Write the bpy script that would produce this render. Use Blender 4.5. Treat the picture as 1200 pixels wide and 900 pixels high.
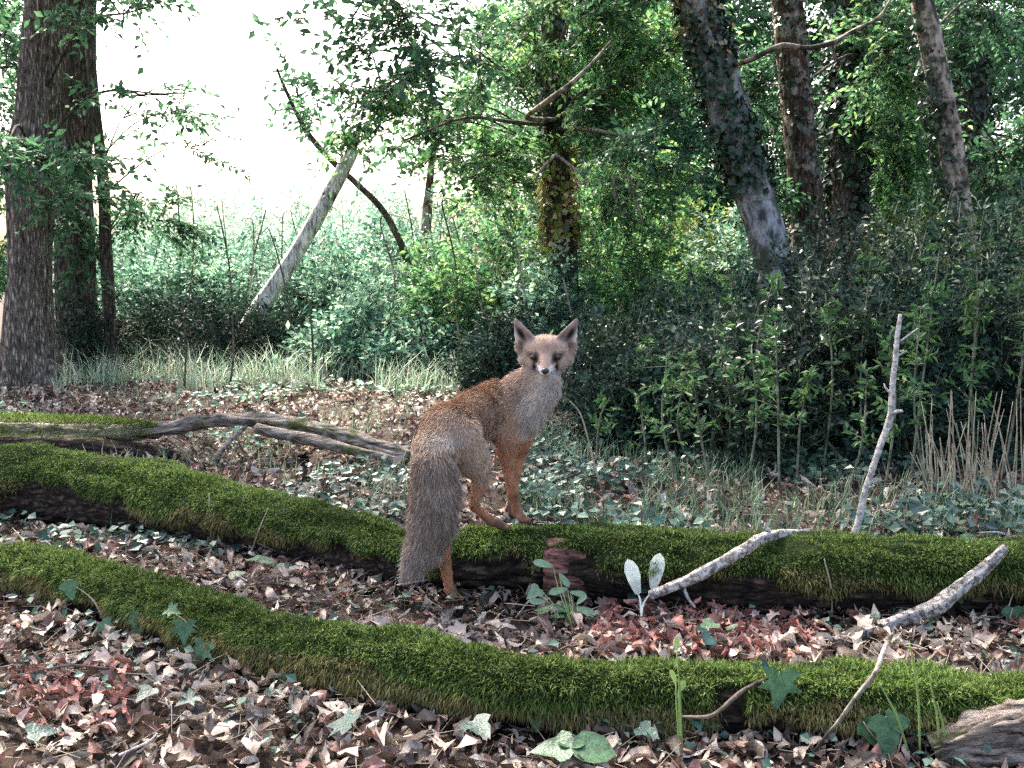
import bpy, math, random
import numpy as np
from mathutils import Vector

rad = math.radians
sc = bpy.context.scene
for o in list(bpy.data.objects):
    bpy.data.objects.remove(o)

# ------------------------------------------------------------------ camera
CAM = np.array([0.0, 0.0, 1.0])
FPX = 1230.0
PITCH = math.atan(150.0 / FPX)
cd = bpy.data.cameras.new('camera')
cd.sensor_width = 36.0
cd.lens = 36.0 * FPX / 1200.0
cd.clip_start = 0.05
cd.clip_end = 2000.0
cam = bpy.data.objects.new('camera', cd)
sc.collection.objects.link(cam)
cam.location = CAM
cam.rotation_euler = (rad(90) - PITCH, 0, 0)
sc.camera = cam

# ------------------------------------------------------------------ light
SUN_EL, SUN_AZ = 48.0, -28.0      # azimuth from +Y towards +X (negative = to the left, behind the clearing)
w = bpy.data.worlds.new('World')
sc.world = w
w.use_nodes = True
nt = w.node_tree
bg = nt.nodes['Background']
sky = nt.nodes.new('ShaderNodeTexSky')
sky.sky_type = 'NISHITA'
sky.sun_disc = False
sky.sun_elevation = rad(SUN_EL)
sky.sun_rotation = rad(SUN_AZ)
sky.dust_density = 6.0
sky.air_density = 0.8
sky.ozone_density = 0.5
nt.links.new(sky.outputs[0], bg.inputs[0])
bg.inputs[1].default_value = 0.15
sd = bpy.data.lights.new('sun', 'SUN')
sd.energy = 4.0
sd.angle = rad(6)
sd.color = (1.0, 0.95, 0.86)
sun = bpy.data.objects.new('sun', sd)
sc.collection.objects.link(sun)
sdir = Vector((math.sin(rad(SUN_AZ)) * math.cos(rad(SUN_EL)), math.cos(rad(SUN_AZ)) * math.cos(rad(SUN_EL)), math.sin(rad(SUN_EL))))
sun.rotation_euler = sdir.to_track_quat('Z', 'Y').to_euler()
vs = sc.view_settings
vs.view_transform = 'Standard'
vs.look = 'None'
vs.gamma = 1.0
vs.use_curve_mapping = False
vs.exposure = 2.42
sc.render.engine = 'CYCLES'
sc.cycles.use_denoising = False
sc.cycles.max_bounces = 6
sc.cycles.diffuse_bounces = 3
sc.cycles.transmission_bounces = 4
sc.cycles.glossy_bounces = 2
sc.render.filter_size = 1.1

# ------------------------------------------------------------------ maths helpers
CT, ST = math.cos(PITCH), math.sin(PITCH)


def P(px, py, d):
    """world point seen at photo pixel (px, py), d metres ahead of the camera"""
    dx, dy = (px - 600.0) / FPX, (450.0 - py) / FPX
    y = CT + ST * dy
    z = -ST + CT * dy
    return np.array([dx / y * d, d, 1.0 + z / y * d])


def G(px, py, z=0.0):
    dx, dy = (px - 600.0) / FPX, (450.0 - py) / FPX
    y = CT + ST * dy
    zz = -ST + CT * dy
    t = (z - 1.0) / zz
    return np.array([dx * t, y * t, z])


def nrm(v):
    v = np.asarray(v, float)
    return v / np.maximum(np.linalg.norm(v, axis=-1, keepdims=True), 1e-9)


def _h(i, j, k, s):
    n = (i * 374761393 + j * 668265263 + k * 2147483647 + s * 974634777) & 0xffffffff
    n = ((n ^ (n >> 13)) * 1274126177) & 0xffffffff
    return ((n ^ (n >> 16)) & 0xffff) / 65535.0


def vn(p, seed=0):
    """smooth value noise -1..1"""
    p = np.asarray(p, float)
    f0 = np.floor(p)
    i = f0.astype(np.int64)
    f = p - f0
    f = f * f * (3 - 2 * f)
    x, y, z = f[..., 0], f[..., 1], f[..., 2]
    r = 0
    for a in (0, 1):
        for b in (0, 1):
            for c in (0, 1):
                wgt = (x if a else 1 - x) * (y if b else 1 - y) * (z if c else 1 - z)
                r = r + wgt * _h(i[..., 0] + a, i[..., 1] + b, i[..., 2] + c, seed)
    return r * 2 - 1


def gh(x, y):
    x = np.asarray(x, float)
    y = np.asarray(y, float)
    p = np.stack([x * 1.3, y * 1.3, 0 * x], -1)
    q = np.stack([x * 4.0, y * 4.0, 0 * x + 3], -1)
    r = np.stack([x * 0.03, y * 0.03, 0 * x + 7], -1)
    far = np.clip((np.hypot(x, y) - 12) / 60, 0, 1)
    return 0.022 * vn(p, 1) + 0.010 * vn(q, 2) + far * 1.2 * vn(r, 5) - 0.01 - 0.4 * far


def resample(pts, radii, n):
    """Catmull-Rom through pts"""
    pts = np.asarray(pts, float)
    radii = np.asarray(radii, float)
    m = len(pts)
    if len(radii) != m:
        radii = np.interp(np.linspace(0, 1, m), np.linspace(0, 1, len(radii)), radii)
    if m == 2:
        t = np.linspace(0, 1, n)[:, None]
        return pts[0] * (1 - t) + pts[1] * t, radii[0] * (1 - t[:, 0]) + radii[1] * t[:, 0]
    A = np.concatenate([np.c_[pts, radii]])
    A = np.vstack([2 * A[0] - A[1], A, 2 * A[-1] - A[-2]])
    seglen = np.linalg.norm(np.diff(pts, axis=0), axis=1)
    cum = np.r_[0, np.cumsum(seglen)]
    s = np.linspace(0, cum[-1], n)
    k = np.clip(np.searchsorted(cum, s, side='right') - 1, 0, m - 2)
    t = ((s - cum[k]) / np.maximum(seglen[k], 1e-9))[:, None]
    p0, p1, p2, p3 = A[k], A[k + 1], A[k + 2], A[k + 3]
    o = 0.5 * ((2 * p1) + (-p0 + p2) * t + (2 * p0 - 5 * p1 + 4 * p2 - p3) * t ** 2 + (-p0 + 3 * p1 - 3 * p2 + p3) * t ** 3)
    return o[:, :3], np.maximum(o[:, 3], 0.0005)


def frames(c):
    tg = nrm(np.gradient(c, axis=0))
    ref = np.array([0, 0, 1.0]) if abs(tg[0][2]) < 0.8 else np.array([0, 1.0, 0])
    b = nrm(np.cross(tg, ref))
    n = nrm(np.cross(b, tg))
    return tg, n, b


def tube(pts, radii, n, seg, disp=None, cap=True):
    """swept tube; disp(theta, s, centre_xyz) -> radial factor offset in metres"""
    c, r = resample(pts, radii, n)
    tg, nn, bb = frames(c)
    th = np.linspace(0, 2 * np.pi, seg, endpoint=False)
    R = np.repeat(r[:, None], seg, 1)
    s = np.r_[0, np.cumsum(np.linalg.norm(np.diff(c, axis=0), axis=1))]
    if disp is not None:
        R = R + disp(np.repeat(th[None], n, 0), np.repeat(s[:, None], seg, 1), R)
    V = c[:, None] + R[..., None] * (np.cos(th)[None, :, None] * nn[:, None] + np.sin(th)[None, :, None] * bb[:, None])
    i = np.arange(n - 1)[:, None] * seg
    j = np.arange(seg)[None]
    j2 = (j + 1) % seg
    F = np.stack([i + j, i + j2, i + seg + j2, i + seg + j], -1).reshape(-1, 4)
    V = V.reshape(-1, 3)
    if cap:
        a, b_ = len(V), len(V) + 1
        V = np.vstack([V, c[0], c[-1]])
        jj = np.arange(seg)
        F0 = np.stack([jj * 0 + a, (jj + 1) % seg, jj, jj], -1)
        e = (n - 1) * seg
        F1 = np.stack([jj * 0 + b_, e + jj, e + (jj + 1) % seg, e + (jj + 1) % seg], -1)
        F = np.vstack([F, F0, F1])
    return V, F


def bark(amp, k=7, along=5.0, seed=0):
    def f(th, s, R):
        p = np.stack([np.cos(th) * k * 0.5, np.sin(th) * k * 0.5, s * along * 0.4 + 50 * seed], -1)
        q = np.stack([np.cos(th) * k, np.sin(th) * k, s * along + 9], -1)
        l = np.stack([np.cos(th) * 0.8, np.sin(th) * 0.8, s * 1.2 + 31 * seed], -1)
        return amp * (0.6 * vn(p, seed) + 0.6 * np.abs(vn(q, seed + 1)) + 0.9 * vn(l, seed + 2))
    return f


def mesh(name, V, F, mat, parent=None, smooth=True, col=None, origin=None):
    V = np.asarray(V, float)
    F = np.asarray(F)
    if origin is not None:
        V = V - np.asarray(origin)
    me = bpy.data.meshes.new(name)
    if F.shape[1] == 4:
        tri = F[:, 2] == F[:, 3]
        ls = np.where(tri, 3, 4)
        mask = np.ones(F.shape, bool)
        mask[tri, 3] = False
        loops = F[mask]
    else:
        ls = np.full(len(F), 3)
        loops = F.reshape(-1)
    me.vertices.add(len(V))
    me.vertices.foreach_set('co', V.astype(np.float32).ravel())
    me.loops.add(len(loops))
    me.loops.foreach_set('vertex_index', loops.astype(np.int32))
    me.polygons.add(len(ls))
    me.polygons.foreach_set('loop_start', np.r_[0, np.cumsum(ls)[:-1]].astype(np.int32))
    me.polygons.foreach_set('loop_total', ls.astype(np.int32))
    me.polygons.foreach_set('use_smooth', np.full(len(ls), smooth))
    if col is not None:
        at = me.color_attributes.new('Col', 'FLOAT_COLOR', 'POINT')
        at.data.foreach_set('color', np.c_[col, np.ones(len(col))].astype(np.float32).ravel())
    me.update(calc_edges=True)
    me.materials.append(mat)
    o = bpy.data.objects.new(name, me)
    sc.collection.objects.link(o)
    if origin is not None:
        o.location = origin
    if parent is not None:
        o.parent = parent
        o.matrix_parent_inverse = PINV.get(parent.name, Matrix.Identity(4)) if parent.parent is None else Matrix.Identity(4)
    return o


from mathutils import Matrix
PINV = {}


def root(name, loc, label, cat, group=None):
    o = bpy.data.objects.new(name, None)
    sc.collection.objects.link(o)
    o.empty_display_size = 0.1
    o.location = loc
    PINV[o.name] = Matrix.Translation(Vector(loc)).inverted()
    o['label'] = label
    o['category'] = cat
    if group:
        o['group'] = group
    return o


def tag(o, label, cat, group=None):
    o['label'] = label
    o['category'] = cat
    if group:
        o['group'] = group
    PINV.setdefault(o.name, Matrix.Translation(o.location).inverted())
    return o


def join(parts):
    Vs, Fs, k = [], [], 0
    for V, F in parts:
        F = np.asarray(F)
        if F.shape[1] == 3:
            F = np.c_[F, F[:, 2]]
        Vs.append(V)
        Fs.append(F + k)
        k += len(V)
    return np.vstack(Vs), np.vstack(Fs)


# ------------------------------------------------------------------ materials
def mat(name):
    m = bpy.data.materials.new(name)
    m.use_nodes = True
    n = m.node_tree.nodes
    return m, n, m.node_tree.links, n['Principled BSDF']


def ramp(n, stops):
    r = n.new('ShaderNodeValToRGB')
    e = r.color_ramp.elements
    while len(e) < len(stops):
        e.new(0.5)
    for k, (p, c) in enumerate(stops):
        e[k].position = p
        e[k].color = (*c, 1)
    return r


def leaf_mat(name, cols, trans=0.35, rough=0.5, spec=0.35, noise=0.25, vein=False):
    m, n, l, b = mat(name)
    g = n.new('ShaderNodeNewGeometry')
    r = ramp(n, [(k / max(1, len(cols) - 1), c) for k, c in enumerate(cols)])
    l.new(g.outputs['Random Per Island'], r.inputs[0])
    col = r.outputs[0]
    tc = n.new('ShaderNodeTexCoord')
    nz = n.new('ShaderNodeTexNoise')
    nz.inputs['Scale'].default_value = 60 if vein else 1.6
    nz.inputs['Detail'].default_value = 3
    l.new(tc.outputs['Object'], nz.inputs['Vector'])
    mr = n.new('ShaderNodeMapRange')
    mr.inputs['From Min'].default_value = 0.3
    mr.inputs['From Max'].default_value = 0.7
    mr.inputs['To Min'].default_value = 1 - noise
    mr.inputs['To Max'].default_value = 1 + noise
    l.new(nz.outputs[0], mr.inputs[0])
    hs = n.new('ShaderNodeHueSaturation')
    l.new(mr.outputs[0], hs.inputs['Value'])
    l.new(col, hs.inputs['Color'])
    l.new(hs.outputs[0], b.inputs['Base Color'])
    b.inputs['Roughness'].default_value = rough
    b.inputs['Specular IOR Level'].default_value = spec
    if vein:
        n2 = n.new('ShaderNodeTexNoise')
        n2.inputs['Scale'].default_value = 170
        n2.inputs['Detail'].default_value = 3
        l.new(g.outputs['Position'], n2.inputs['Vector'])
        bp = n.new('ShaderNodeBump')
        bp.inputs['Strength'].default_value = 0.4
        bp.inputs['Distance'].default_value = 0.004
        l.new(n2.outputs[0], bp.inputs['Height'])
        l.new(bp.outputs[0], b.inputs['Normal'])
    if trans > 0:
        t = n.new('ShaderNodeBsdfTranslucent')
        l.new(hs.outputs[0], t.inputs[0])
        mx = n.new('ShaderNodeMixShader')
        mx.inputs[0].default_value = trans
        l.new(b.outputs[0], mx.inputs[1])
        l.new(t.outputs[0], mx.inputs[2])
        l.new(mx.outputs[0], n['Material Output'].inputs[0])
    return m


def bark_mat(name, c1, c2, c3=None, scale=(28, 28, 5), bump=0.6, patch=3.0, patch_lo=0.5, patch_hi=0.62, rough=0.9, crack=None):
    """ridged bark c1..c2, lichen / moss patches c3"""
    m, n, l, b = mat(name)
    tc = n.new('ShaderNodeTexCoord')
    mp = n.new('ShaderNodeMapping')
    mp.inputs['Scale'].default_value = scale
    l.new(tc.outputs['Object'], mp.inputs[0])
    nz = n.new('ShaderNodeTexNoise')
    nz.inputs['Scale'].default_value = 1.0
    nz.inputs['Detail'].default_value = 6
    nz.inputs['Roughness'].default_value = 0.7
    l.new(mp.outputs[0], nz.inputs['Vector'])
    r = ramp(n, [(0.38, c1), (0.60, c2)])
    l.new(nz.outputs[0], r.inputs[0])
    col = r.outputs[0]
    hgt = nz.outputs[0]
    if crack:
        m2 = n.new('ShaderNodeMapping')
        m2.inputs['Scale'].default_value = crack
        l.new(tc.outputs['Object'], m2.inputs[0])
        dz = n.new('ShaderNodeMix')
        dz.data_type = 'RGBA'
        dz.blend_type = 'ADD'
        dz.inputs['Factor'].default_value = 0.9
        l.new(m2.outputs[0], dz.inputs['A'])
        l.new(nz.outputs[1], dz.inputs['B'])
        vo = n.new('ShaderNodeTexVoronoi')
        vo.feature = 'DISTANCE_TO_EDGE'
        vo.inputs['Scale'].default_value = 1.0
        l.new(dz.outputs['Result'], vo.inputs['Vector'])
        r3 = ramp(n, [(0.0, (0.30, 0.28, 0.26)), (0.30, (1, 1, 1))])
        l.new(vo.outputs['Distance'], r3.inputs[0])
        mm = n.new('ShaderNodeMix')
        mm.data_type = 'RGBA'
        mm.blend_type = 'MULTIPLY'
        mm.inputs['Factor'].default_value = 1.0
        l.new(col, mm.inputs['A'])
        l.new(r3.outputs[0], mm.inputs['B'])
        col = mm.outputs['Result']
        hgt = r3.outputs[0]
    if c3:
        n2 = n.new('ShaderNodeTexNoise')
        n2.inputs['Scale'].default_value = patch
        n2.inputs['Detail'].default_value = 5
        n2.inputs['Roughness'].default_value = 0.65
        l.new(tc.outputs['Object'], n2.inputs['Vector'])
        r2 = ramp(n, [(patch_lo, (0, 0, 0)), (patch_hi, (1, 1, 1))])
        l.new(n2.outputs[0], r2.inputs[0])
        mx = n.new('ShaderNodeMix')
        mx.data_type = 'RGBA'
        l.new(r2.outputs[0], mx.inputs['Factor'])
        l.new(col, mx.inputs['A'])
        mx.inputs['B'].default_value = (*c3, 1)
        col = mx.outputs['Result']
    l.new(col, b.inputs['Base Color'])
    b.inputs['Roughness'].default_value = rough
    b.inputs['Specular IOR Level'].default_value = 0.2
    bp = n.new('ShaderNodeBump')
    bp.inputs['Strength'].default_value = bump
    bp.inputs['Distance'].default_value = 0.02
    l.new(hgt, bp.inputs['Height'])
    l.new(bp.outputs[0], b.inputs['Normal'])
    return m


M = {}
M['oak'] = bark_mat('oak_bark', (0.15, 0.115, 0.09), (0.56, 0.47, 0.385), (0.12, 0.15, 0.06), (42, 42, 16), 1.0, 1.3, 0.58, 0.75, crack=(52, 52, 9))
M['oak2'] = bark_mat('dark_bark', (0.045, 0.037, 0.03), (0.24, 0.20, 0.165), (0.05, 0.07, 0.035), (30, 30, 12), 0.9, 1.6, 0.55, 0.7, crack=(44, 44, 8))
M['brown'] = bark_mat('brown_bark', (0.04, 0.026, 0.018), (0.26, 0.18, 0.125), (0.38, 0.33, 0.27), (26, 26, 12), 0.9, 5, 0.53, 0.6, crack=(34, 34, 9))
M['greyb'] = bark_mat('grey_bark', (0.05, 0.048, 0.046), (0.38, 0.37, 0.37), (0.07, 0.075, 0.05), (22, 22, 9), 0.7, 5.0, 0.5, 0.6)
M['pale'] = bark_mat('pale_lichen_bark', (0.12, 0.095, 0.07), (0.48, 0.40, 0.32), (0.045, 0.045, 0.03), (18, 18, 10), 0.8, 7.0, 0.48, 0.58)
M['dead'] = bark_mat('bleached_wood', (0.14, 0.125, 0.11), (0.86, 0.80, 0.74), (0.05, 0.045, 0.04), (30, 30, 6), 0.6, 3.0, 0.6, 0.66)
M['lichen'] = bark_mat('lichen_branch', (0.07, 0.055, 0.045), (0.36, 0.31, 0.26), (0.68, 0.63, 0.56), (70, 70, 70), 1.0, 60.0, 0.44, 0.56)
M['white'] = bark_mat('white_twig', (0.22, 0.19, 0.16), (0.70, 0.66, 0.60), (0.10, 0.08, 0.06), (60, 60, 60), 0.5, 30.0, 0.62, 0.7)
M['twig'] = bark_mat('twig_bark', (0.03, 0.022, 0.017), (0.17, 0.135, 0.105), None, (20, 20, 20), 0.4)
M['stemg'] = bark_mat('green_grey_stem', (0.05, 0.06, 0.035), (0.24, 0.25, 0.17), None, (20, 20, 20), 0.4)
M['stalk'] = bark_mat('dry_stalk', (0.20, 0.16, 0.10), (0.52, 0.44, 0.31), None, (30, 30, 10), 0.2)
M['log'] = bark_mat('rotting_bark', (0.012, 0.009, 0.007), (0.12, 0.082, 0.058), None, (22, 50, 50), 1.0, crack=(9, 42, 42))
M['redwood'] = bark_mat('bare_red_wood', (0.045, 0.018, 0.014), (0.44, 0.21, 0.165), None, (9, 50, 60), 1.0)
M['greylog'] = bark_mat('weathered_wood', (0.04, 0.03, 0.024), (0.42, 0.345, 0.28), (0.08, 0.09, 0.03), (9, 60, 60), 1.0, 5.0, 0.54, 0.62)

# leaves
M['lf_canopy'] = leaf_mat('canopy_leaf', [(0.025, 0.07, 0.035), (0.06, 0.16, 0.075), (0.13, 0.27, 0.12)], 0.42)
M['lf_green'] = leaf_mat('mid_green_leaf', [(0.025, 0.08, 0.04), (0.07, 0.19, 0.08), (0.15, 0.33, 0.12), (0.32, 0.44, 0.15)], 0.42)
M['lf_teal'] = leaf_mat('bramble_leaf', [(0.03, 0.08, 0.065), (0.08, 0.19, 0.13), (0.18, 0.33, 0.22), (0.38, 0.50, 0.34)], 0.45, noise=0.35)
M['lf_dark'] = leaf_mat('evergreen_leaf', [(0.007, 0.018, 0.014), (0.012, 0.032, 0.022), (0.022, 0.055, 0.034), (0.06, 0.11, 0.07)], 0.15, 0.6, 0.12, noise=0.5)
M['lf_sprig'] = leaf_mat('sprig_leaf', [(0.03, 0.08, 0.03), (0.07, 0.17, 0.05), (0.15, 0.27, 0.08)], 0.35, 0.5, 0.35, noise=0.3)
M['lf_ivy'] = leaf_mat('tree_ivy_leaf', [(0.010, 0.025, 0.014), (0.022, 0.05, 0.025), (0.05, 0.10, 0.05)], 0.12, 0.35, 0.5, noise=0.4)
M['lf_cover'] = leaf_mat('ground_ivy_leaf', [(0.012, 0.035, 0.026), (0.03, 0.08, 0.055), (0.065, 0.14, 0.095), (0.17, 0.26, 0.17)], 0.2, 0.35, 0.5, noise=0.3)
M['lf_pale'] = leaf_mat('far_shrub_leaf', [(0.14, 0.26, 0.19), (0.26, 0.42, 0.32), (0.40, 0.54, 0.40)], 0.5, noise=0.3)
M['lf_brown'] = leaf_mat('withered_ivy_leaf', [(0.10, 0.055, 0.025), (0.30, 0.18, 0.08), (0.50, 0.38, 0.20), (0.62, 0.55, 0.36)], 0.25, noise=0.3)
M['lf_yellow'] = leaf_mat('yellow_green_leaf', [(0.09, 0.16, 0.03), (0.20, 0.28, 0.05), (0.36, 0.38, 0.09)], 0.42)
M['ivyleaf'] = leaf_mat('ivy_leaf_close', [(0.02, 0.06, 0.026), (0.045, 0.11, 0.048), (0.11, 0.20, 0.09)], 0.2, 0.4, 0.4, noise=0.45, vein=True)
M['ivyblue'] = leaf_mat('bluish_ivy_leaf', [(0.014, 0.045, 0.034), (0.035, 0.09, 0.07)], 0.12, 0.4, 0.4, noise=0.45, vein=True)
M['palelf'] = leaf_mat('pale_seedling_leaf', [(0.74, 0.80, 0.66), (0.80, 0.84, 0.72)], 0.3, 0.45, noise=0.12, vein=True)
M['sprout'] = leaf_mat('sprout_leaf', [(0.10, 0.19, 0.10), (0.28, 0.39, 0.23)], 0.25, 0.4, noise=0.25, vein=True)
M['grass'] = leaf_mat('pale_grass', [(0.10, 0.20, 0.12), (0.22, 0.35, 0.22), (0.42, 0.48, 0.34), (0.58, 0.57, 0.44)], 0.3)
M['herb'] = leaf_mat('wispy_grass', [(0.035, 0.09, 0.055), (0.09, 0.19, 0.10), (0.20, 0.30, 0.17), (0.42, 0.42, 0.28)], 0.3)
M['blade'] = leaf_mat('grass_blade', [(0.14, 0.25, 0.07), (0.30, 0.40, 0.13)], 0.3)
M['litter'] = leaf_mat('dead_leaf', [(0.014, 0.010, 0.007), (0.06, 0.04, 0.028), (0.19, 0.125, 0.088), (0.33, 0.16, 0.125), (0.03, 0.021, 0.015), (0.36, 0.27, 0.205), (0.68, 0.60, 0.50), (0.06, 0.042, 0.03), (0.46, 0.375, 0.295), (0.10, 0.068, 0.048)], 0.12, 0.6, 0.35, noise=0.4, vein=True)
M['redlitter'] = leaf_mat('reddish_dead_leaf', [(0.06, 0.025, 0.02), (0.30, 0.11, 0.085), (0.48, 0.24, 0.19), (0.14, 0.06, 0.045), (0.60, 0.45, 0.37)], 0.12, 0.6, 0.3, noise=0.4, vein=True)
M['straw'] = leaf_mat('straw_bits', [(0.05, 0.035, 0.025), (0.20, 0.15, 0.10), (0.50, 0.43, 0.33), (0.09, 0.06, 0.045)], 0, 0.7)
M['moss'] = leaf_mat('moss_tuft', [(0.020, 0.042, 0.010), (0.065, 0.115, 0.022), (0.14, 0.20, 0.045), (0.30, 0.36, 0.11)], 0.3, 0.7, 0.15, noise=0.5, vein=False)
M['mossdry'] = leaf_mat('dry_moss_tuft', [(0.06, 0.05, 0.022), (0.17, 0.145, 0.05), (0.33, 0.27, 0.12), (0.11, 0.14, 0.03)], 0.25, 0.8, 0.1, noise=0.35)


def noise_mat(name, stops, scale=6, bump=0.5, rough=0.95):
    m, n, l, b = mat(name)
    tc = n.new('ShaderNodeTexCoord')
    nz = n.new('ShaderNodeTexNoise')
    nz.inputs['Scale'].default_value = scale
    nz.inputs['Detail'].default_value = 8
    nz.inputs['Roughness'].default_value = 0.7
    l.new(tc.outputs['Object'], nz.inputs['Vector'])
    r = ramp(n, stops)
    l.new(nz.outputs[0], r.inputs[0])
    l.new(r.outputs[0], b.inputs['Base Color'])
    b.inputs['Roughness'].default_value = rough
    b.inputs['Specular IOR Level'].default_value = 0.15
    bp = n.new('ShaderNodeBump')
    bp.inputs['Strength'].default_value = bump
    bp.inputs['Distance'].default_value = 0.02
    l.new(nz.outputs[0], bp.inputs['Height'])
    l.new(bp.outputs[0], b.inputs['Normal'])
    return m


M['soil'] = noise_mat('forest_soil', [(0.3, (0.016, 0.011, 0.008)), (0.55, (0.05, 0.034, 0.024)), (0.72, (0.11, 0.075, 0.055))], 30)
M['mossmat'] = noise_mat('moss_mat', [(0.3, (0.008, 0.013, 0.004)), (0.6, (0.025, 0.042, 0.008)), (0.8, (0.07, 0.085, 0.022))], 70, 1.0)

# ------------------------------------------------------------------ foliage helpers
rng = np.random.default_rng(11)


def leaf_geo(pos, ax, up, L, wr=0.5, fold=0.18, bend=0.15, rg=rng):
    """two-triangle folded leaves: pos = stalk end, ax = direction, up = face normal"""
    ax = nrm(ax)
    side = nrm(np.cross(ax, up))
    up = np.cross(side, ax)
    L = np.broadcast_to(L, (len(pos),))[:, None]
    W = L * wr * 0.5
    b = pos
    m = pos + ax * L * 0.45
    tip = pos + ax * L - up * L * bend
    lft = m + side * W + up * W * fold
    rgt = m - side * W + up * W * fold
    V = np.stack([b, lft, tip, rgt], 1).reshape(-1, 3)
    k = np.arange(len(pos))[:, None] * 4
    F = np.concatenate([np.concatenate([k, k + 2, k + 1], 1), np.concatenate([k, k + 3, k + 2], 1)])
    return V, F


def twig_geo(a, b, r):
    """thin three-sided prisms a->b"""
    d = nrm(b - a)
    s = nrm(np.cross(d, np.array([0.3, 0.5, 0.8])))
    t = np.cross(d, s)
    r = np.broadcast_to(r, (len(a),))[:, None]
    V = []
    for k in range(3):
        o = s * math.cos(2.094 * k) + t * math.sin(2.094 * k)
        V.append(a + o * r)
    for k in range(3):
        o = s * math.cos(2.094 * k) + t * math.sin(2.094 * k)
        V.append(b + o * r * 0.5)
    V = np.stack(V, 1).reshape(-1, 3)
    i = np.arange(len(a))[:, None] * 6
    F = np.concatenate([np.concatenate([i + k, i + (k + 1) % 3, i + 3 + (k + 1) % 3, i + 3 + k], 1) for k in range(3)])
    return V, F


def sprays(st, d, ln, nper, L, flat=0.6, droop=0.18, wr=0.5, rg=rng, spread=0.9):
    """leafy shoots: returns (leaf V,F),(twig V,F)"""
    n = len(st)
    d = nrm(d)
    ln = np.broadcast_to(ln, (n,))[:, None, None]
    t = (np.arange(nper) + rg.uniform(0.2, 0.9, (n, nper))) / nper
    t = t[..., None]
    p = st[:, None] + d[:, None] * ln * t - np.array([0, 0, 1.0]) * droop * ln * t ** 2
    sgn = np.where(np.arange(nper) % 2 == 0, 1, -1)[None, :, None]
    up0 = nrm(np.array([0, 0, 1.0]) * flat + rg.normal(0, 0.5, (n, 3)) * (1 - flat * 0.6))
    side = nrm(np.cross(d, up0))
    ax = d[:, None] * 0.7 + side[:, None] * sgn * spread + rg.normal(0, 0.3, (n, nper, 3)) - np.array([0, 0, 0.15])
    up = up0[:, None] + rg.normal(0, 0.38, (n, nper, 3))
    Ls = L * rg.uniform(0.6, 1.25, n * nper)
    lv = leaf_geo(p.reshape(-1, 3), ax.reshape(-1, 3), up.reshape(-1, 3), Ls, wr, rg=rg)
    e1 = st + d * ln[:, 0] * 0.55 - np.array([0, 0, 1.0]) * droop * ln[:, 0] * 0.3
    e2 = st + d * ln[:, 0] * 1.0 - np.array([0, 0, 1.0]) * droop * ln[:, 0]
    tw = join([twig_geo(st, e1, 0.0035), twig_geo(e1, e2, 0.002)])
    return lv, tw


def ell(n, rg=rng, lo=0.25):
    v = nrm(rg.normal(0, 1, (n, 3)))
    return v * (rg.uniform(lo ** 2, 1, (n, 1)) ** 0.5)


# ------------------------------------------------------------------ ground
def spaced(lo, hi, step, far):
    a = np.arange(lo, hi, step)
    out, s = [], step
    x = a[-1]
    while x < far:
        s *= 1.25
        x += s
        out.append(x)
    pre, s, x = [], step, lo
    while x > -far:
        s *= 1.25
        x -= s
        pre.append(x)
    return np.r_[pre[::-1], a, out]


gx = spaced(-5.5, 5.5, 0.055, 600)
gy = spaced(0.8, 12.0, 0.055, 600)
X, Y = np.meshgrid(gx, gy)
Z = gh(X, Y)
V = np.stack([X, Y, Z], -1).reshape(-1, 3)
nx = len(gx)
i = (np.arange(len(gy) - 1)[:, None] * nx + np.arange(nx - 1)[None]).reshape(-1)
ground = mesh('ground', V, np.stack([i, i + 1, i + nx + 1, i + nx], 1), M['soil'])
ground['kind'] = 'structure'
PINV[ground.name] = Matrix.Identity(4)

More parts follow.
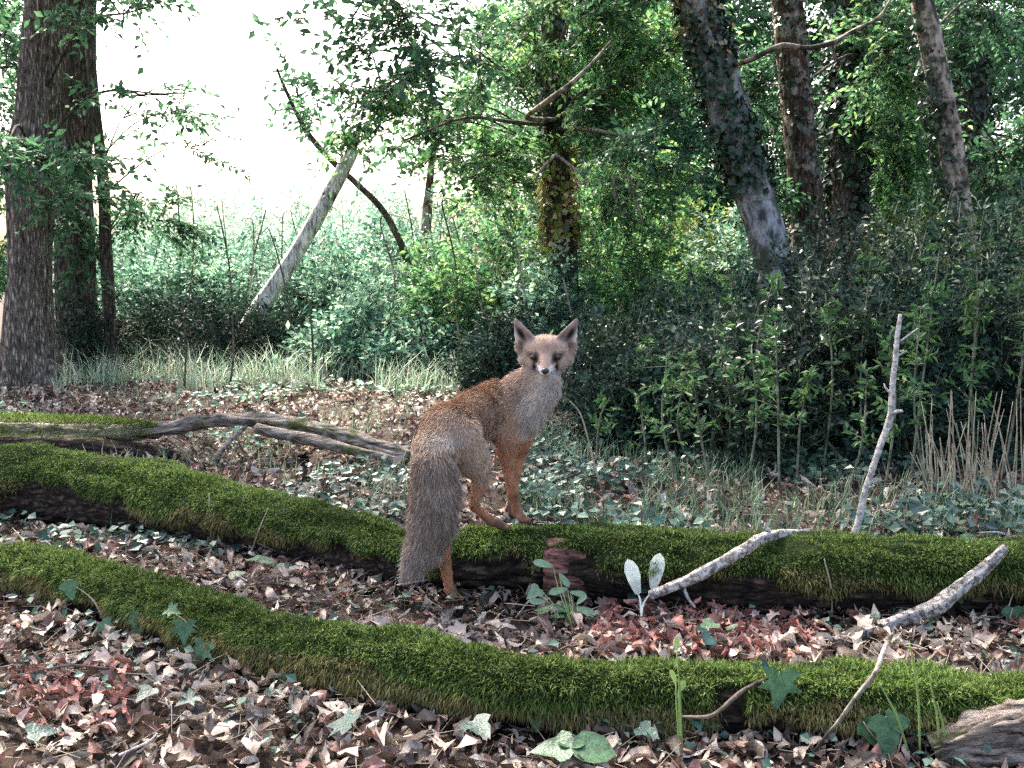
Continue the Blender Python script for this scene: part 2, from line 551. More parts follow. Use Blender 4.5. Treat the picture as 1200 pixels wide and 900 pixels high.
# ------------------------------------------------------------------ mossy logs
def log_obj(name, label, path, radii, seed, moss_thick, n_tuft, cover, bare=None, tuft=(0.012, 0.028), dry_lim=-0.15):
    """path: list of (x, y, z_ground) contact points; the log lies on the ground"""
    rg = np.random.default_rng(seed)
    path = np.array(path, float)
    radii = np.array(radii, float)
    c0 = path.copy()
    c0[:, 2] = path[:, 2] + radii * 0.86
    base = path[len(path) // 2].copy()
    r0 = root(name, tuple(base), label, 'log')
    n, seg = 220, 56

    def db(th, s, R):
        p = np.stack([np.cos(th) * 1.1, np.sin(th) * 1.1, s * 2.2 + seed], -1)
        q = np.stack([np.cos(th) * 5, np.sin(th) * 5, s * 5], -1)
        e = np.stack([np.cos(th) * 9, np.sin(th) * 9, s * 26], -1)
        return R * (0.20 * vn(p, seed) + 0.10 * vn(q, seed + 1) + 0.05 * vn(e, seed + 2))
    V, F = tube(c0, radii, n, seg, db)
    mesh('bark', V, F, M['log'], r0)
    c, r = resample(c0, radii, n)
    tg, nn, bb = frames(c)
    s = np.r_[0, np.cumsum(np.linalg.norm(np.diff(c, axis=0), axis=1))]

    def mask(th, ss, cx):
        # th=0 is up; coverage reaches further down where noise allows
        upv = np.cos(th)
        ed = vn(np.stack([ss * 3.0, np.sin(th) * 0.6, 0 * ss + seed], -1), 9) * 0.5 + vn(np.stack([ss * 11.0, np.sin(th) * 2, 0 * ss + seed], -1), 10) * 0.32
        m = np.clip((upv - cover + ed) / 0.3, 0, 1)
        if bare:
            for (bx, bw, lo, hi) in bare:
                # a bare window on the camera side (sin<0 faces the viewer or not, set by sign)
                f = np.clip(1.15 - (np.abs(cx - bx) / bw) ** 4 + 0.35 * vn(np.stack([ss * 20, th * 4, 0 * ss], -1), 4), 0, 1)
                ff = f * ((upv > lo) & (upv < hi))
                m = m * (1 - np.clip(ff * 1.6, 0, 1))
        return m

    def dm(th, ss, R):
        cx = np.repeat(c[:, 0][:, None], seg, 1)
        m = mask(th, ss, cx)
        lump = 0.5 + 0.5 * vn(np.stack([np.cos(th) * 2.2, np.sin(th) * 2.2, ss * 9], -1), seed + 5) + 0.35 * vn(np.stack([np.cos(th) * 5, np.sin(th) * 5, ss * 26], -1), seed + 6)
        return db(th, ss, R) + m * moss_thick * (0.5 + lump) - (1 - m) * 0.012
    V, F = tube(c0, radii, n, seg, dm)
    mm = mesh('moss_mat', V, F, M['mossmat'], r0)
    # tufts
    R2 = np.repeat(r[:, None], seg, 1)
    TH = np.repeat(np.linspace(0, 2 * np.pi, seg, endpoint=False)[None], n, 0)
    S2 = np.repeat(s[:, None], seg, 1)
    Rm = R2 + dm(TH, S2, R2)
    Mk = mask(TH, S2, np.repeat(c[:, 0][:, None], seg, 1))
    fi = rg.integers(0, n - 1, n_tuft * 3)
    fj = rg.integers(0, seg, n_tuft * 3)
    keep = rg.uniform(0, 1, len(fi)) < Mk[fi, fj] * 1.1
    fi, fj = fi[keep][:n_tuft], fj[keep][:n_tuft]
    u = rg.uniform(0, 1, (len(fi), 1))
    v = rg.uniform(0, 1, len(fi))
    th = (fj + v) / seg * 2 * np.pi
    cc = c[fi] * (1 - u) + c[fi + 1] * u
    rr = Rm[fi, fj] * (1 - v) + Rm[fi, (fj + 1) % seg] * v
    out = np.cos(th)[:, None] * nn[fi] + np.sin(th)[:, None] * bb[fi]
    pos = cc + out * (rr[:, None] - 0.004)
    clump = np.clip(0.68 + 0.3 * vn(pos * 38, 3)[:, None] + 0.3 * vn(pos * 11, 4)[:, None], .42, 1.4)
    L = rg.uniform(tuft[0], tuft[1], (len(fi), 1)) * clump
    down = np.array([0, 0, -1.0])
    sl = np.clip(1 - out[:, 2:3], 0, 1.5)
    L = L * (1 + 0.55 * sl)
    d1 = nrm(out + rg.normal(0, 0.42, pos.shape) + down * 0.25 * sl)
    d2 = nrm(d1 + down * (0.35 + 0.9 * sl) + rg.normal(0, 0.3, pos.shape))
    sd_ = nrm(np.cross(d1, rg.normal(0, 1, pos.shape)))
    wd = rg.uniform(0.0009, 0.0019, (len(fi), 1))
    m_ = pos + d1 * L * 0.55
    t_ = m_ + d2 * L * 0.6
    VV = np.stack([pos - sd_ * wd, pos + sd_ * wd, m_ + sd_ * wd * 0.9, m_ - sd_ * wd * 0.9, t_], 1)
    k = np.arange(len(fi))
    dryn = out[:, 2] + 0.35 * vn(pos * 9, 6)
    dry = dryn < dry_lim
    for nm_, sel, mt in (('moss', ~dry, M['moss']), ('dry_moss', dry, M['mossdry'])):
        if sel.sum() < 10:
            continue
        Vn = VV[sel].reshape(-1, 3)
        kk = np.arange(sel.sum())[:, None] * 5
        Fn = np.vstack([np.concatenate([kk, kk + 1, kk + 2, kk + 3], 1), np.concatenate([kk + 3, kk + 2, kk + 4, kk + 4], 1)])
        o = mesh(nm_, Vn, Fn, mt, mm, smooth=False)
        o['kind'] = 'stuff'
    return r0, (c, r, s)


def gp(px, py, z=0.0):
    g = G(px, py, z)
    return [g[0], g[1], 0.0]


def off(p, dy):
    return [p[0], p[1] + dy, p[2]]


# front log: contact line seen in the photo, centre set back by its radius
fl = [off(gp(-190, 680), 0.075), off(gp(-60, 695), 0.075), off(gp(60, 717), 0.075), off(gp(200, 762), 0.07), off(gp(330, 800), 0.07), off(gp(470, 830), 0.07),
      off(gp(600, 858), 0.068), off(gp(800, 866), 0.068), off(gp(1000, 876), 0.065), off(gp(1200, 884), 0.065), off(gp(1420, 890), 0.06)]
log_obj('mossy_log', 'long bent mossy log in front, ivy leaves hanging along its near side', fl,
        [0.064, 0.064, 0.062, 0.060, 0.058, 0.064, 0.060, 0.058, 0.066, 0.060, 0.05], 3, 0.02, 165000, -0.25, [((868 - 600) / FPX * 2.1, 0.035, -0.9, 0.75)], (0.010, 0.028), 0.30)
bl = [off(gp(-160, 590), 0.11), off(gp(0, 606), 0.11), off(gp(130, 624), 0.11), off(gp(260, 645), 0.11), off(gp(380, 668), 0.10), off(gp(500, 694), 0.10),
      off(gp(620, 700), 0.10), off(gp(760, 712), 0.10), off(gp(920, 724), 0.10), off(gp(1080, 726), 0.10), off(gp(1230, 730), 0.10), off(gp(1430, 734), 0.10)]
blog, (bc, br, bs) = log_obj('fallen_mossy_trunk', 'mossy fallen trunk with a bare reddish patch, fox paws on it', bl,
        [0.125, 0.125, 0.118, 0.098, 0.078, 0.074, 0.094, 0.10, 0.098, 0.098, 0.098, 0.095], 8, 0.02, 150000, -0.02,
        [((677 - 600) / FPX * 3.1, 0.075, -0.6, 0.62), ((575 - 600) / FPX * 3.1, 0.13, -0.9, 0.45)], (0.010, 0.025), 0.30)


def along(c, r, x):
    k = int(np.argmin(np.abs(c[:, 0] - x)))
    return c[k], r[k]


# bare reddish wood showing through the moss: a shell patch on the camera side
def bare_patch():
    x0 = (677 - 600) / FPX * 3.1
    cc, rr = along(bc, br, x0)
    nu, nv = 26, 30
    us = np.linspace(-0.095, 0.095, nu)
    ths = np.linspace(rad(20), rad(128), nv)
    V = []
    for u in us:
        ce, re = along(bc, br, x0 + u)
        ce = cc + (bc[min(len(bc) - 1, int(np.argmin(np.abs(bc[:, 0] - x0))) + 1)] - cc) * 0 + np.array([u, 0.0, 0.0])
        for th in ths:
            e = vn(np.array([u * 40, th * 3, 1.0]), 2)
            edge = max(abs(u) / 0.095, abs((th - rad(74)) / rad(54)))
            rr2 = rr * 1.15 + 0.006 * vn(np.array([u * 22, th * 13, 5.0]), 3) + 0.004 * e - 0.05 * max(0, edge + 0.15 * e - 0.7) ** 1.0
            V.append(ce + np.array([0, -math.sin(th) * rr2, math.cos(th) * rr2]))
    F = []
    for a in range(nu - 1):
        for b in range(nv - 1):
            F.append([a * nv + b, a * nv + b + 1, (a + 1) * nv + b + 1, (a + 1) * nv + b])
    o = mesh('bare_wood', np.array(V), np.array(F), M['redwood'], blog)
    o['label'] = 'bare reddish rotten wood without moss'


bare_patch()

# weathered log behind
gl = [P(-60, 508, 5.3), P(40, 510, 5.3), P(120, 512, 5.28), P(190, 505, 5.25), P(250, 492, 5.25), P(330, 496, 5.2), P(400, 511, 5.12), P(470, 530, 5.05), P(520, 538, 5.0)]
r0 = root('weathered_log', (float(gl[4][0]), float(gl[4][1]), 0.0), 'thin weathered grey log, arched and splitting, lying behind the mossy trunk', 'log')
V, F = tube(gl, [0.042, 0.042, 0.036, 0.026, 0.03, 0.034, 0.03, 0.022, 0.006], 240, 30, bark(0.026, 6, 14, 4))
mesh('wood', V, F, M['greylog'], r0)
V, F = tube([P(300, 503, 5.15), P(360, 515, 5.08), P(420, 530, 5.0), P(478, 541, 4.97)], [0.03, 0.03, 0.025, 0.006], 50, 12, bark(0.01, 5, 9, 6))
mesh('split_wood', V, F, M['greylog'], r0)
V, F = tube([P(240, 560, 5.0), P(262, 525, 5.1), P(290, 498, 5.2)], [0.018, 0.014, 0.01], 20, 8, bark(0.004))
mesh('root_stub', V, F, M['greylog'], r0)
V, F = tube([P(-70, 525, 5.18), P(40, 524, 5.2), P(125, 526, 5.2), P(200, 534, 5.15)], [0.06, 0.065, 0.055, 0.02], 60, 16, bark(0.02, 4, 7, 2))
mesh('root_stub', V, F, M['log'], r0)
rg = np.random.default_rng(5)
nT = 9000
cM, rM = resample([P(-60, 500, 5.25), P(40, 503, 5.25), P(120, 505, 5.22), P(180, 504, 5.2)], [0.06, 0.065, 0.06, 0.03], 100)
kk = rg.integers(0, 99, nT)
thh = rg.uniform(-1.9, 1.9, nT)
pp = cM[kk] + np.c_[rg.uniform(-.02, .02, nT), -np.sin(thh) * rM[kk], np.cos(thh) * rM[kk]]
lv = leaf_geo(pp, np.c_[rg.normal(0, .5, nT), -np.sin(thh), np.cos(thh) - 0.3] + 0, rg.normal(0, 1, (nT, 3)), rg.uniform(.012, .03, nT), 0.12)
o = mesh('moss', *lv, M['moss'], r0, smooth=False)
o['kind'] = 'stuff'

# stump corner, bottom right
sp = G(1190, 900)
r0 = root('rotten_log_end', (float(sp[0]), float(sp[1]), 0.0), 'grey crumbling end of a rotten log beside the front log', 'log')
V, F = tube([[sp[0] - 0.16, sp[1] + 0.01, 0.03], [sp[0] - 0.05, sp[1] + 0.01, 0.06], [sp[0] + 0.1, sp[1] + .02, 0.085], [sp[0] + 0.45, sp[1] + 0.1, 0.10]], [0.012, 0.034, 0.048, 0.06], 140, 60, bark(0.034, 6, 22, 5))
mesh('wood', V, F, M['greylog'], r0)

# ------------------------------------------------------------------ trees
def gz(p):
    return float(gh(p[0], p[1]))


def tree(name, label, cat, path, radii, m, seg=36, amp=0.02, group=None, rings=150, seed=1, extend=None, roots=0):
    """path from the ground up; extend=(height, lean) continues above the frame"""
    path = [np.array(p, float) for p in path]
    path[0][2] = gz(path[0]) - 0.05
    r0 = root(name, (float(path[0][0]), float(path[0][1]), gz(path[0])), label, cat, group)
    V, F = tube(path, radii, rings, seg, bark(amp, 15 if roots else 8, 3 if roots else 4, seed))
    if roots:
        # flare into buttresses at the foot
        zz = V[:, 2] - path[0][2]
        ang = np.arctan2(V[:, 1] - path[0][1], V[:, 0] - path[0][0])
        fl_ = np.exp(-zz / 0.22) * (0.35 + 0.35 * np.cos(ang * 5 + seed))
        V[:, :2] += (V[:, :2] - path[0][:2]) * fl_[:, None]
    mesh('trunk', V, F, m, r0)
    return r0, path


def crown(r0, start, clusters, lm, leafL=0.06, seed=0, limb_m=None, limb_r=0.035, flat=0.65, nper=12, droop=0.2, wr=0.5, leafname='crown'):
    """clusters: (centre, (rx,ry,rz), n_sprays); limb from start(z) to each centre"""
    rg = np.random.default_rng(seed + 100)
    parts_l, parts_t = [], []
    for (c, R, n) in clusters:
        c = np.array(c, float)
        R = np.array(R, float)
        s = np.array(start(c), float)
        mid = (s + c) / 2 + np.array([0, 0, 0.12 * np.linalg.norm(c - s)]) + rg.normal(0, 0.05, 3)
        ln = np.linalg.norm(c - s)
        lr = min(limb_r, 0.012 + 0.02 * ln) * (0.4 if n < 140 else 0.6)
        V, F = tube([s, mid, c, c + (c - mid) * 0.35], [lr, lr * 0.7, lr * 0.4, 0.004], 16, 7)
        mesh('limb', V, F, limb_m or M['twig'], r0)
        nb = max(4, n // 14)
        tips = c + ell(nb, rg, 0.5) * R
        fr = c + (mid - c) * rg.uniform(0, 0.5, (nb, 1))
        parts_t.append(twig_geo(fr, (fr + tips) / 2 + np.array([0, 0, .04]), 0.009))
        parts_t.append(twig_geo((fr + tips) / 2 + np.array([0, 0, .04]), tips, 0.005))
        k = rg.integers(0, nb, n)
        t = rg.uniform(0.15, 1.0, (n, 1))
        st = fr[k] * (1 - t) + tips[k] * t + rg.normal(0, 0.05, (n, 3)) * R
        d = nrm(tips[k] - fr[k]) * 0.8 + rg.normal(0, 0.6, (n, 3)) * np.array([1, 1, 0.45])
        lv, tw = sprays(st, d, rg.uniform(0.18, 0.42, n) * (leafL / 0.06), nper, leafL, flat, droop, wr, rg)
        parts_l.append(lv)
        parts_t.append(tw)
    o = mesh(leafname, *join(parts_l), lm, r0, smooth=False)
    o['kind'] = 'stuff'
    o = mesh('twigs', *join(parts_t), limb_m or M['twig'], r0)
    o['kind'] = 'stuff'


def ivy_on(r0, path, radii, z0, z1, n, L, m, seed, name='ivy', spread=1.0):
    rg = np.random.default_rng(seed)
    c, r = resample(path, radii, 200)
    ok = np.where((c[:, 2] >= z0) & (c[:, 2] <= z1))[0]
    k = rg.choice(ok, n)
    th = rg.uniform(0, 2 * np.pi, n)
    out = np.c_[np.cos(th), np.sin(th), np.zeros(n)]
    clump = vn(np.c_[np.cos(th) * 1.5, np.sin(th) * 1.5, c[k][:, 2] * 4], seed) > -0.25
    k, th, out = k[clump], th[clump], out[clump]
    n = len(k)
    pos = c[k] + out * (r[k][:, None] + rg.uniform(0.0, 0.07, (n, 1)) * spread) + rg.normal(0, .01, (n, 3))
    ax = np.c_[rg.normal(0, .6, (n, 2)), rg.uniform(-1.2, 0.1, n)]
    up = out + rg.normal(0, .35, (n, 3)) + np.array([0, 0, .3])
    lv = leaf_geo(pos, ax, up, rg.uniform(.6, 1.2, n) * L, 0.8, 0.1)
    o = mesh(name, *lv, m, r0, smooth=False)
    o['kind'] = 'stuff'


def on_path(path, hmin=0.0):
    path = np.array(path)

    def f(c):
        k = np.argmin(np.abs(path[:, 2] - max(hmin, c[2] - 0.4)))
        return path[k]
    return f


def dense(path, n=60):
    return resample(path, np.ones(len(path)), n)[0]


# T1 big oak, left
p1 = [P(33, 446, 8.3), P(34, 380, 8.3), P(37, 300, 8.3), P(38, 200, 8.3), P(47, 100, 8.3), P(54, 0, 8.3), P(58, -140, 8.3), P(50, -330, 8.3), P(60, -560, 8.3)]
oak, p1 = tree('oak_tree', 'stout ridged grey oak trunk with mossy foot beside the pale grass', 'tree', p1, [0.185, 0.165, 0.155, 0.148, 0.14, 0.135, 0.125, 0.10, 0.05], M['oak'], 110, 0.036, None, 320, 3, roots=1)
D1 = dense(p1)
crown(oak, on_path(D1, 1.8), [
    (P(50, 195, 7.4), (0.45, 0.35, 0.10), 52), (P(10, 165, 7.2), (0.3, 0.3, 0.10), 34), (P(-5, 40, 8.6), (0.3, 0.3, 0.35), 50), (P(95, 235, 8.0), (0.25, 0.3, 0.15), 30),
    (P(150, 15, 7.3), (0.45, 0.4, 0.14), 34), (P(190, 110, 7.8), (0.55, 0.3, 0.16), 16),
    (P(-50, -250, 7.0), (1.6, 1.5, 0.9), 330), (P(200, -330, 6.0), (1.6, 1.5, 0.8), 330), (P(60, -420, 5.0), (1.5, 1.2, 0.7), 260), (P(350, -420, 7.4), (1.6, 1.5, 0.8), 300)],
    M['lf_canopy'], 0.075, 1, M['oak2'], 0.05)
# T2 darker trunk right behind it
p2 = [P(92, 424, 9.3), P(90, 330, 9.3), P(84, 200, 9.3), P(88, 100, 9.3), P(92, 0, 9.3), P(98, -150, 9.3), P(110, -420, 9.3)]
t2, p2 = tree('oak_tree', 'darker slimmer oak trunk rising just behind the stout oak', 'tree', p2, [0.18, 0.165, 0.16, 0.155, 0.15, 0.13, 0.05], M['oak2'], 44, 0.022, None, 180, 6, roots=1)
D2 = dense(p2)
crown(t2, on_path(D2, 2.0), [(P(150, -20, 8.6), (0.4, 0.4, 0.15), 20), (P(78, 250, 8.6), (0.2, 0.2, 0.2), 26), (P(95, 310, 8.8), (0.2, 0.2, 0.3), 30), (P(-60, 280, 9.2), (0.5, 0.4, 0.9), 130), (P(-50, 90, 9.6), (0.6, 0.4, 0.9), 150),
                             (P(300, -300, 9), (1.6, 1.3, 0.7), 260), (P(60, -420, 9.4), (1.5, 1.2, 0.8), 200)], M['lf_canopy'], 0.07, 2, M['oak2'])
# T3 thin bent stem
p3 = [P(132, 432, 8.9), P(127, 360, 8.9), P(124, 290, 8.9), P(122, 220, 8.9), P(113, 140, 8.9), P(108, 90, 8.95), P(103, 0, 9.0), P(110, -160, 9.0)]
t3, p3 = tree('young_oak', 'slender crooked young trunk leaning beside the two oaks', 'tree', p3, [0.06, 0.05, 0.048, 0.046, 0.044, 0.04, 0.035, 0.01], M['oak2'], 20, 0.01, None, 120, 9)
D3 = dense(p3)
crown(t3, on_path(D3, 1.2), [(P(165, 225, 8.8), (0.35, 0.3, 0.35), 34), (P(215, 128, 9.0), (0.45, 0.3, 0.1), 16), (P(150, 130, 8.8), (0.25, 0.3, 0.25), 12), (P(190, 260, 9.0), (0.45, 0.3, 0.3), 46), (P(240, 170, 9.3), (0.35, 0.3, 0.25), 9)], M['lf_canopy'], 0.06, 3, M['oak2'], 0.02)

# leaning dead trunk and the dark one crossing it
lp = [P(262, 432, 9.4), P(300, 368, 9.45), P(345, 300, 9.5), P(382, 236, 9.55), P(415, 174, 9.6)]
lp[0][2] = gz(lp[0]) - 0.03
r0 = root('leaning_dead_tree', (float(lp[0][0]), float(lp[0][1]), 0.0), 'bleached bare dead trunk leaning over the bramble thicket', 'dead tree')
V, F = tube(lp, [0.085, 0.078, 0.072, 0.068, 0.055], 110, 22, bark(0.010, 6, 5, 12))
mesh('trunk', V, F, M['dead'], r0)
lp = [P(505, 424, 10.2), P(478, 310, 10.2), P(450, 250, 10.2), P(418, 216, 10.15), P(390, 190, 10.1), P(360, 155, 10.05), P(338, 112, 10.0), P(325, 80, 10)]
lp[0][2] = gz(lp[0]) - 0.03
r0 = root('dead_sapling', (float(lp[0][0]), float(lp[0][1]), 0.0), 'thin dark sapling crossing behind the bleached dead trunk', 'sapling')
V, F = tube(lp, [0.034, 0.030, 0.028, 0.025, 0.022, 0.018, 0.011, 0.004], 90, 12, bark(0.012, 5, 7, 2))
mesh('trunk', V, F, M['oak2'], r0)
crown(r0, on_path(dense(lp), 1.5), [(P(345, 105, 9.9), (0.45, 0.3, 0.35), 14), (P(375, 140, 9.6), (0.3, 0.3, 0.3), 16)], M['lf_canopy'], 0.07, 4, M['oak2'], 0.012)
lp = [P(494, 424, 10.8), P(497, 330, 10.8), P(499, 260, 10.8), P(504, 205, 10.8), P(512, 120, 10.8)]
lp[0][2] = gz(lp[0]) - 0.03
r0 = root('dead_sapling', (float(lp[0][0]), float(lp[0][1]), 0.0), 'short straight dark stem standing in the bright green brambles', 'sapling')
V, F = tube(lp, [0.06, 0.055, 0.05, 0.035, 0.01], 60, 12, bark(0.012, 5, 7, 2))
mesh('trunk', V, F, M['brown'], r0)

# T4 centre ivy tree
p4 = [P(664, 438, 9.0), P(660, 350, 9.0), P(656, 260, 9.0), P(652, 180, 9.0), P(648, 90, 9.0), P(645, 0, 9.0), P(640, -150, 9.0), P(630, -420, 9.0)]
t4, p4 = tree('ivy_tree', 'trunk wrapped in withered brown ivy above the bright brambles', 'tree', p4, [0.13, 0.12, 0.11, 0.105, 0.10, 0.095, 0.08, 0.03], M['oak2'], 28, 0.02, None, 120, 14)
ivy_on(t4, p4, [0.13, 0.12, 0.11, 0.105, 0.10, 0.095, 0.08, 0.03], 1.1, 1.85, 900, 0.06, M['lf_brown'], 3, 'withered_ivy', 0.9)
ivy_on(t4, p4, [0.13, 0.12, 0.11, 0.105, 0.10, 0.095, 0.08, 0.03], 0.9, 2.0, 700, 0.06, M['lf_yellow'], 31, 'ivy', 1.2)
ivy_on(t4, p4, [0.13, 0.12, 0.11, 0.105, 0.10, 0.095, 0.08, 0.03], 1.9, 3.6, 1200, 0.07, M['lf_ivy'], 4)
D4 = dense(p4)
crown(t4, on_path(D4, 1.8), [
    (P(440, 60, 7.4), (0.45, 0.3, 0.45), 46), (P(430, 140, 7.6), (0.35, 0.3, 0.3), 36), (P(480, 110, 7.8), (0.35, 0.3, 0.45), 50), (P(540, 140, 8.4), (0.4, 0.4, 0.35), 120), (P(620, 40, 8.6), (0.2, 0.3, 0.4), 50), (P(560, 190, 8.5), (0.45, 0.4, 0.3), 140),
    (P(640, 70, 9.6), (0.5, 0.4, 0.5), 170), (P(730, 100, 8.4), (0.4, 0.4, 0.5), 220), (P(600, 215, 9.6), (0.5, 0.3, 0.35), 150), (P(750, 220, 9.4), (0.55, 0.4, 0.4), 230), (P(690, 30, 8.6), (0.35, 0.3, 0.3), 90), (P(790, 60, 8.4), (0.5, 0.4, 0.5), 200),
    (P(680, -10, 8.2), (0.7, 0.5, 0.4), 200),
    (P(560, -320, 7.6), (1.7, 1.5, 0.8), 300), (P(760, -330, 7.0), (1.6, 1.5, 0.8), 300), (P(620, -420, 5.2), (1.6, 1.3, 0.7), 300)], M['lf_green'], 0.065, 5, M['twig'], 0.028)
crown(t4, on_path(D4, 2.0), [(P(400, 20, 7.2), (0.5, 0.3, 0.4), 26), (P(455, 25, 7.0), (0.45, 0.3, 0.3), 30), (P(430, 100, 7.2), (0.4, 0.3, 0.35), 34), (P(500, 60, 7.2), (0.35, 0.3, 0.4), 34), (P(550, 70, 7.4), (0.3, 0.3, 0.4), 30), (P(380, 120, 7.6), (0.35, 0.3, 0.3), 18), (P(470, 170, 7.8), (0.4, 0.3, 0.15), 26)], M['lf_canopy'], 0.085, 55, M['twig'], 0.012, nper=8, leafname='hanging_leaves')
# pale bare branches under its crown
V, F = tube([P(652, 140, 8.9), P(618, 138, 8.0), P(640, 120, 7.6), P(672, 96, 7.5), P(700, 68, 7.5), P(716, 48, 7.5)], [0.02, 0.018, 0.022, 0.018, 0.012, 0.006], 50, 8, bark(0.005, 5, 9))
mesh('limb', V, F, M['pale'], t4)
V, F = tube([P(652, 150, 8.9), P(690, 152, 8.0), P(730, 160, 7.6), P(770, 172, 7.5), P(810, 173, 7.4), P(846, 163, 7.35)], [0.02, 0.016, 0.014, 0.013, 0.012, 0.008], 50, 8, bark(0.004, 5, 9))
mesh('limb', V, F, M['oak2'], t4)
V, F = tube([P(640, 146, 8.9), P(600, 143, 8.0), P(560, 138, 7.7), P(530, 142, 7.6), P(495, 156, 7.5), P(470, 166, 7.5)], [0.02, 0.014, 0.012, 0.01, 0.008, 0.004], 50, 8, bark(0.004, 5, 9))
mesh('limb', V, F, M['twig'], t4)
for pts in ([(650, 180), (672, 197), (690, 212), (676, 215)], [(718, 205), (722, 235), (740, 258), (752, 260)], [(732, 195), (740, 215), (748, 245), (752, 258)], [(650, 182), (630, 205), (622, 228)]):
    V, F = tube([P(a, b, 7.9) for a, b in pts], [0.012, 0.011, 0.009, 0.005], 24, 6, bark(0.003, 5, 9))
    mesh('bare_twig', V, F, M['pale'], t4)

# T5 leaning ivy trunk
p5 = [P(930, 466, 7.4), P(916, 362, 7.4), P(905, 300, 7.4), P(883, 225, 7.4), P(858, 150, 7.4), P(836, 70, 7.4), P(815, 0, 7.4), P(775, -150, 7.4), P(720, -400, 7.4)]
R5 = [0.13, 0.115, 0.115, 0.12, 0.125, 0.125, 0.12, 0.10, 0.04]
t5, p5 = tree('ivy_tree', 'leaning grey trunk thick with dark ivy rising from the dark thicket', 'tree', p5, R5, M['greyb'], 36, 0.025, None, 150, 17)
ivy_on(t5, p5, R5, 1.45, 3.6, 3600, 0.065, M['lf_ivy'], 7, 'ivy', 0.9)
ivy_on(t5, p5, R5, 2.3, 3.2, 260, 0.055, M['lf_brown'], 8, 'withered_ivy')
D5 = dense(p5)
crown(t5, on_path(D5, 2.0), [(P(770, 150, 7.3), (0.3, 0.3, 0.4), 110), (P(750, 0, 7.4), (0.35, 0.4, 0.35), 80), (P(900, 240, 8.0), (0.2, 0.2, 0.5), 60),
                             (P(850, -350, 6.2), (1.6, 1.5, 0.8), 170), (P(650, -420, 4.4), (1.3, 1.0, 0.5), 160)], M['lf_canopy'], 0.055, 6, M['oak2'])
V, F = tube([P(862, 76, 7.35), P(880, 70, 7.0), P(915, 54, 6.9), P(945, 56, 6.9), P(975, 50, 6.9), P(1000, 36, 6.9), P(1030, 20, 6.9), P(1046, -5, 6.9)], [0.018, 0.016, 0.016, 0.013, 0.013, 0.011, 0.009, 0.006], 60, 8, bark(0.006, 5, 9))
mesh('limb', V, F, M['pale'], t5)
V, F = tube([P(975, 50, 6.9), P(978, 66, 6.9), P(986, 76, 6.9), P(980, 90, 6.9)], [0.008, 0.007, 0.006, 0.003], 16, 6)
mesh('limb', V, F, M['oak2'], t5)

# T6 brown trunk
p6 = [P(964, 448, 8.2), P(955, 350, 8.2), P(945, 240, 8.2), P(934, 120, 8.2), P(922, 0, 8.2), P(905, -160, 8.2), P(890, -420, 8.2)]
R6 = [0.125, 0.115, 0.115, 0.115, 0.11, 0.09, 0.04]
t6, p6 = tree('brown_tree', 'upright brown trunk with flaking pale bark behind the leaning ivy trunk', 'tree', p6, R6, M['brown'], 36, 0.024, None, 150, 21)
ivy_on(t6, p6, R6, 0.9, 3.0, 900, 0.055, M['lf_ivy'], 11, 'ivy', 0.6)
D6 = dense(p6)
crown(t6, on_path(D6, 2.3), [(P(1045, 110, 10.2), (0.4, 0.3, 0.5), 110), (P(905, 170, 10.0), (0.4, 0.3, 0.5), 110), (P(870, 120, 8.8), (0.35, 0.3, 0.5), 130), (P(980, -350, 7.6), (1.6, 1.5, 0.8), 150), (P(1000, -420, 5.0), (1.5, 1.3, 0.7), 170)], M['lf_canopy'], 0.06, 7, M['oak2'])

# T7 fully ivy-clad
p7 = [P(994, 434, 9.3), P(992, 330, 9.3), P(990, 240, 9.3), P(992, 120, 9.3), P(990, 0, 9.3), P(985, -160, 9.3), P(980, -400, 9.3)]
R7 = [0.14, 0.13, 0.13, 0.13, 0.12, 0.10, 0.04]
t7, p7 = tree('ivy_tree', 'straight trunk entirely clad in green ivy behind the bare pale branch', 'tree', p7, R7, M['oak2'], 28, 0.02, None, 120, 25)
ivy_on(t7, p7, R7, 1.3, 3.8, 3600, 0.075, M['lf_ivy'], 13, 'ivy', 1.2)
D7 = dense(p7)
crown(t7, on_path(D7, 2.0), [(P(1040, 60, 8.8), (0.45, 0.4, 0.6), 230), (P(1060, 160, 9.2), (0.35, 0.3, 0.5), 170), (P(1040, 200, 9.4), (0.3, 0.3, 0.4), 110)], M['lf_green'], 0.065, 8, M['oak2'], 0.02)

# T8 pale leaning trunk
p8 = [P(1160, 455, 7.8), P(1142, 330, 7.8), P(1130, 260, 7.8), P(1117, 180, 7.8), P(1102, 100, 7.8), P(1080, 0, 7.8), P(1045, -150, 7.8), P(1000, -380, 7.8)]
R8 = [0.09, 0.08, 0.075, 0.075, 0.074, 0.07, 0.06, 0.03]
t8, p8 = tree('pale_tree', 'pale blotched trunk leaning above the dark thicket, ivy behind it', 'tree', p8, R8, M['pale'], 32, 0.02, None, 140, 29)
ivy_on(t8, [q + np.array([-0.06, 0.03, 0]) for q in p8], R8, 1.0, 3.4, 1500, 0.055, M['lf_ivy'], 16, 'ivy', 0.5)
D8 = dense(p8)
crown(t8, on_path(D8, 2.2), [(P(1160, 0, 8.4), (0.35, 0.3, 0.3), 60), (P(1185, 200, 8.4), (0.3, 0.3, 0.45), 120), (P(1150, -330, 7.2), (1.6, 1.5, 0.8), 160), (P(1300, -250, 6.2), (1.4, 1.4, 0.9), 150)], M['lf_canopy'], 0.06, 9, M['oak2'])

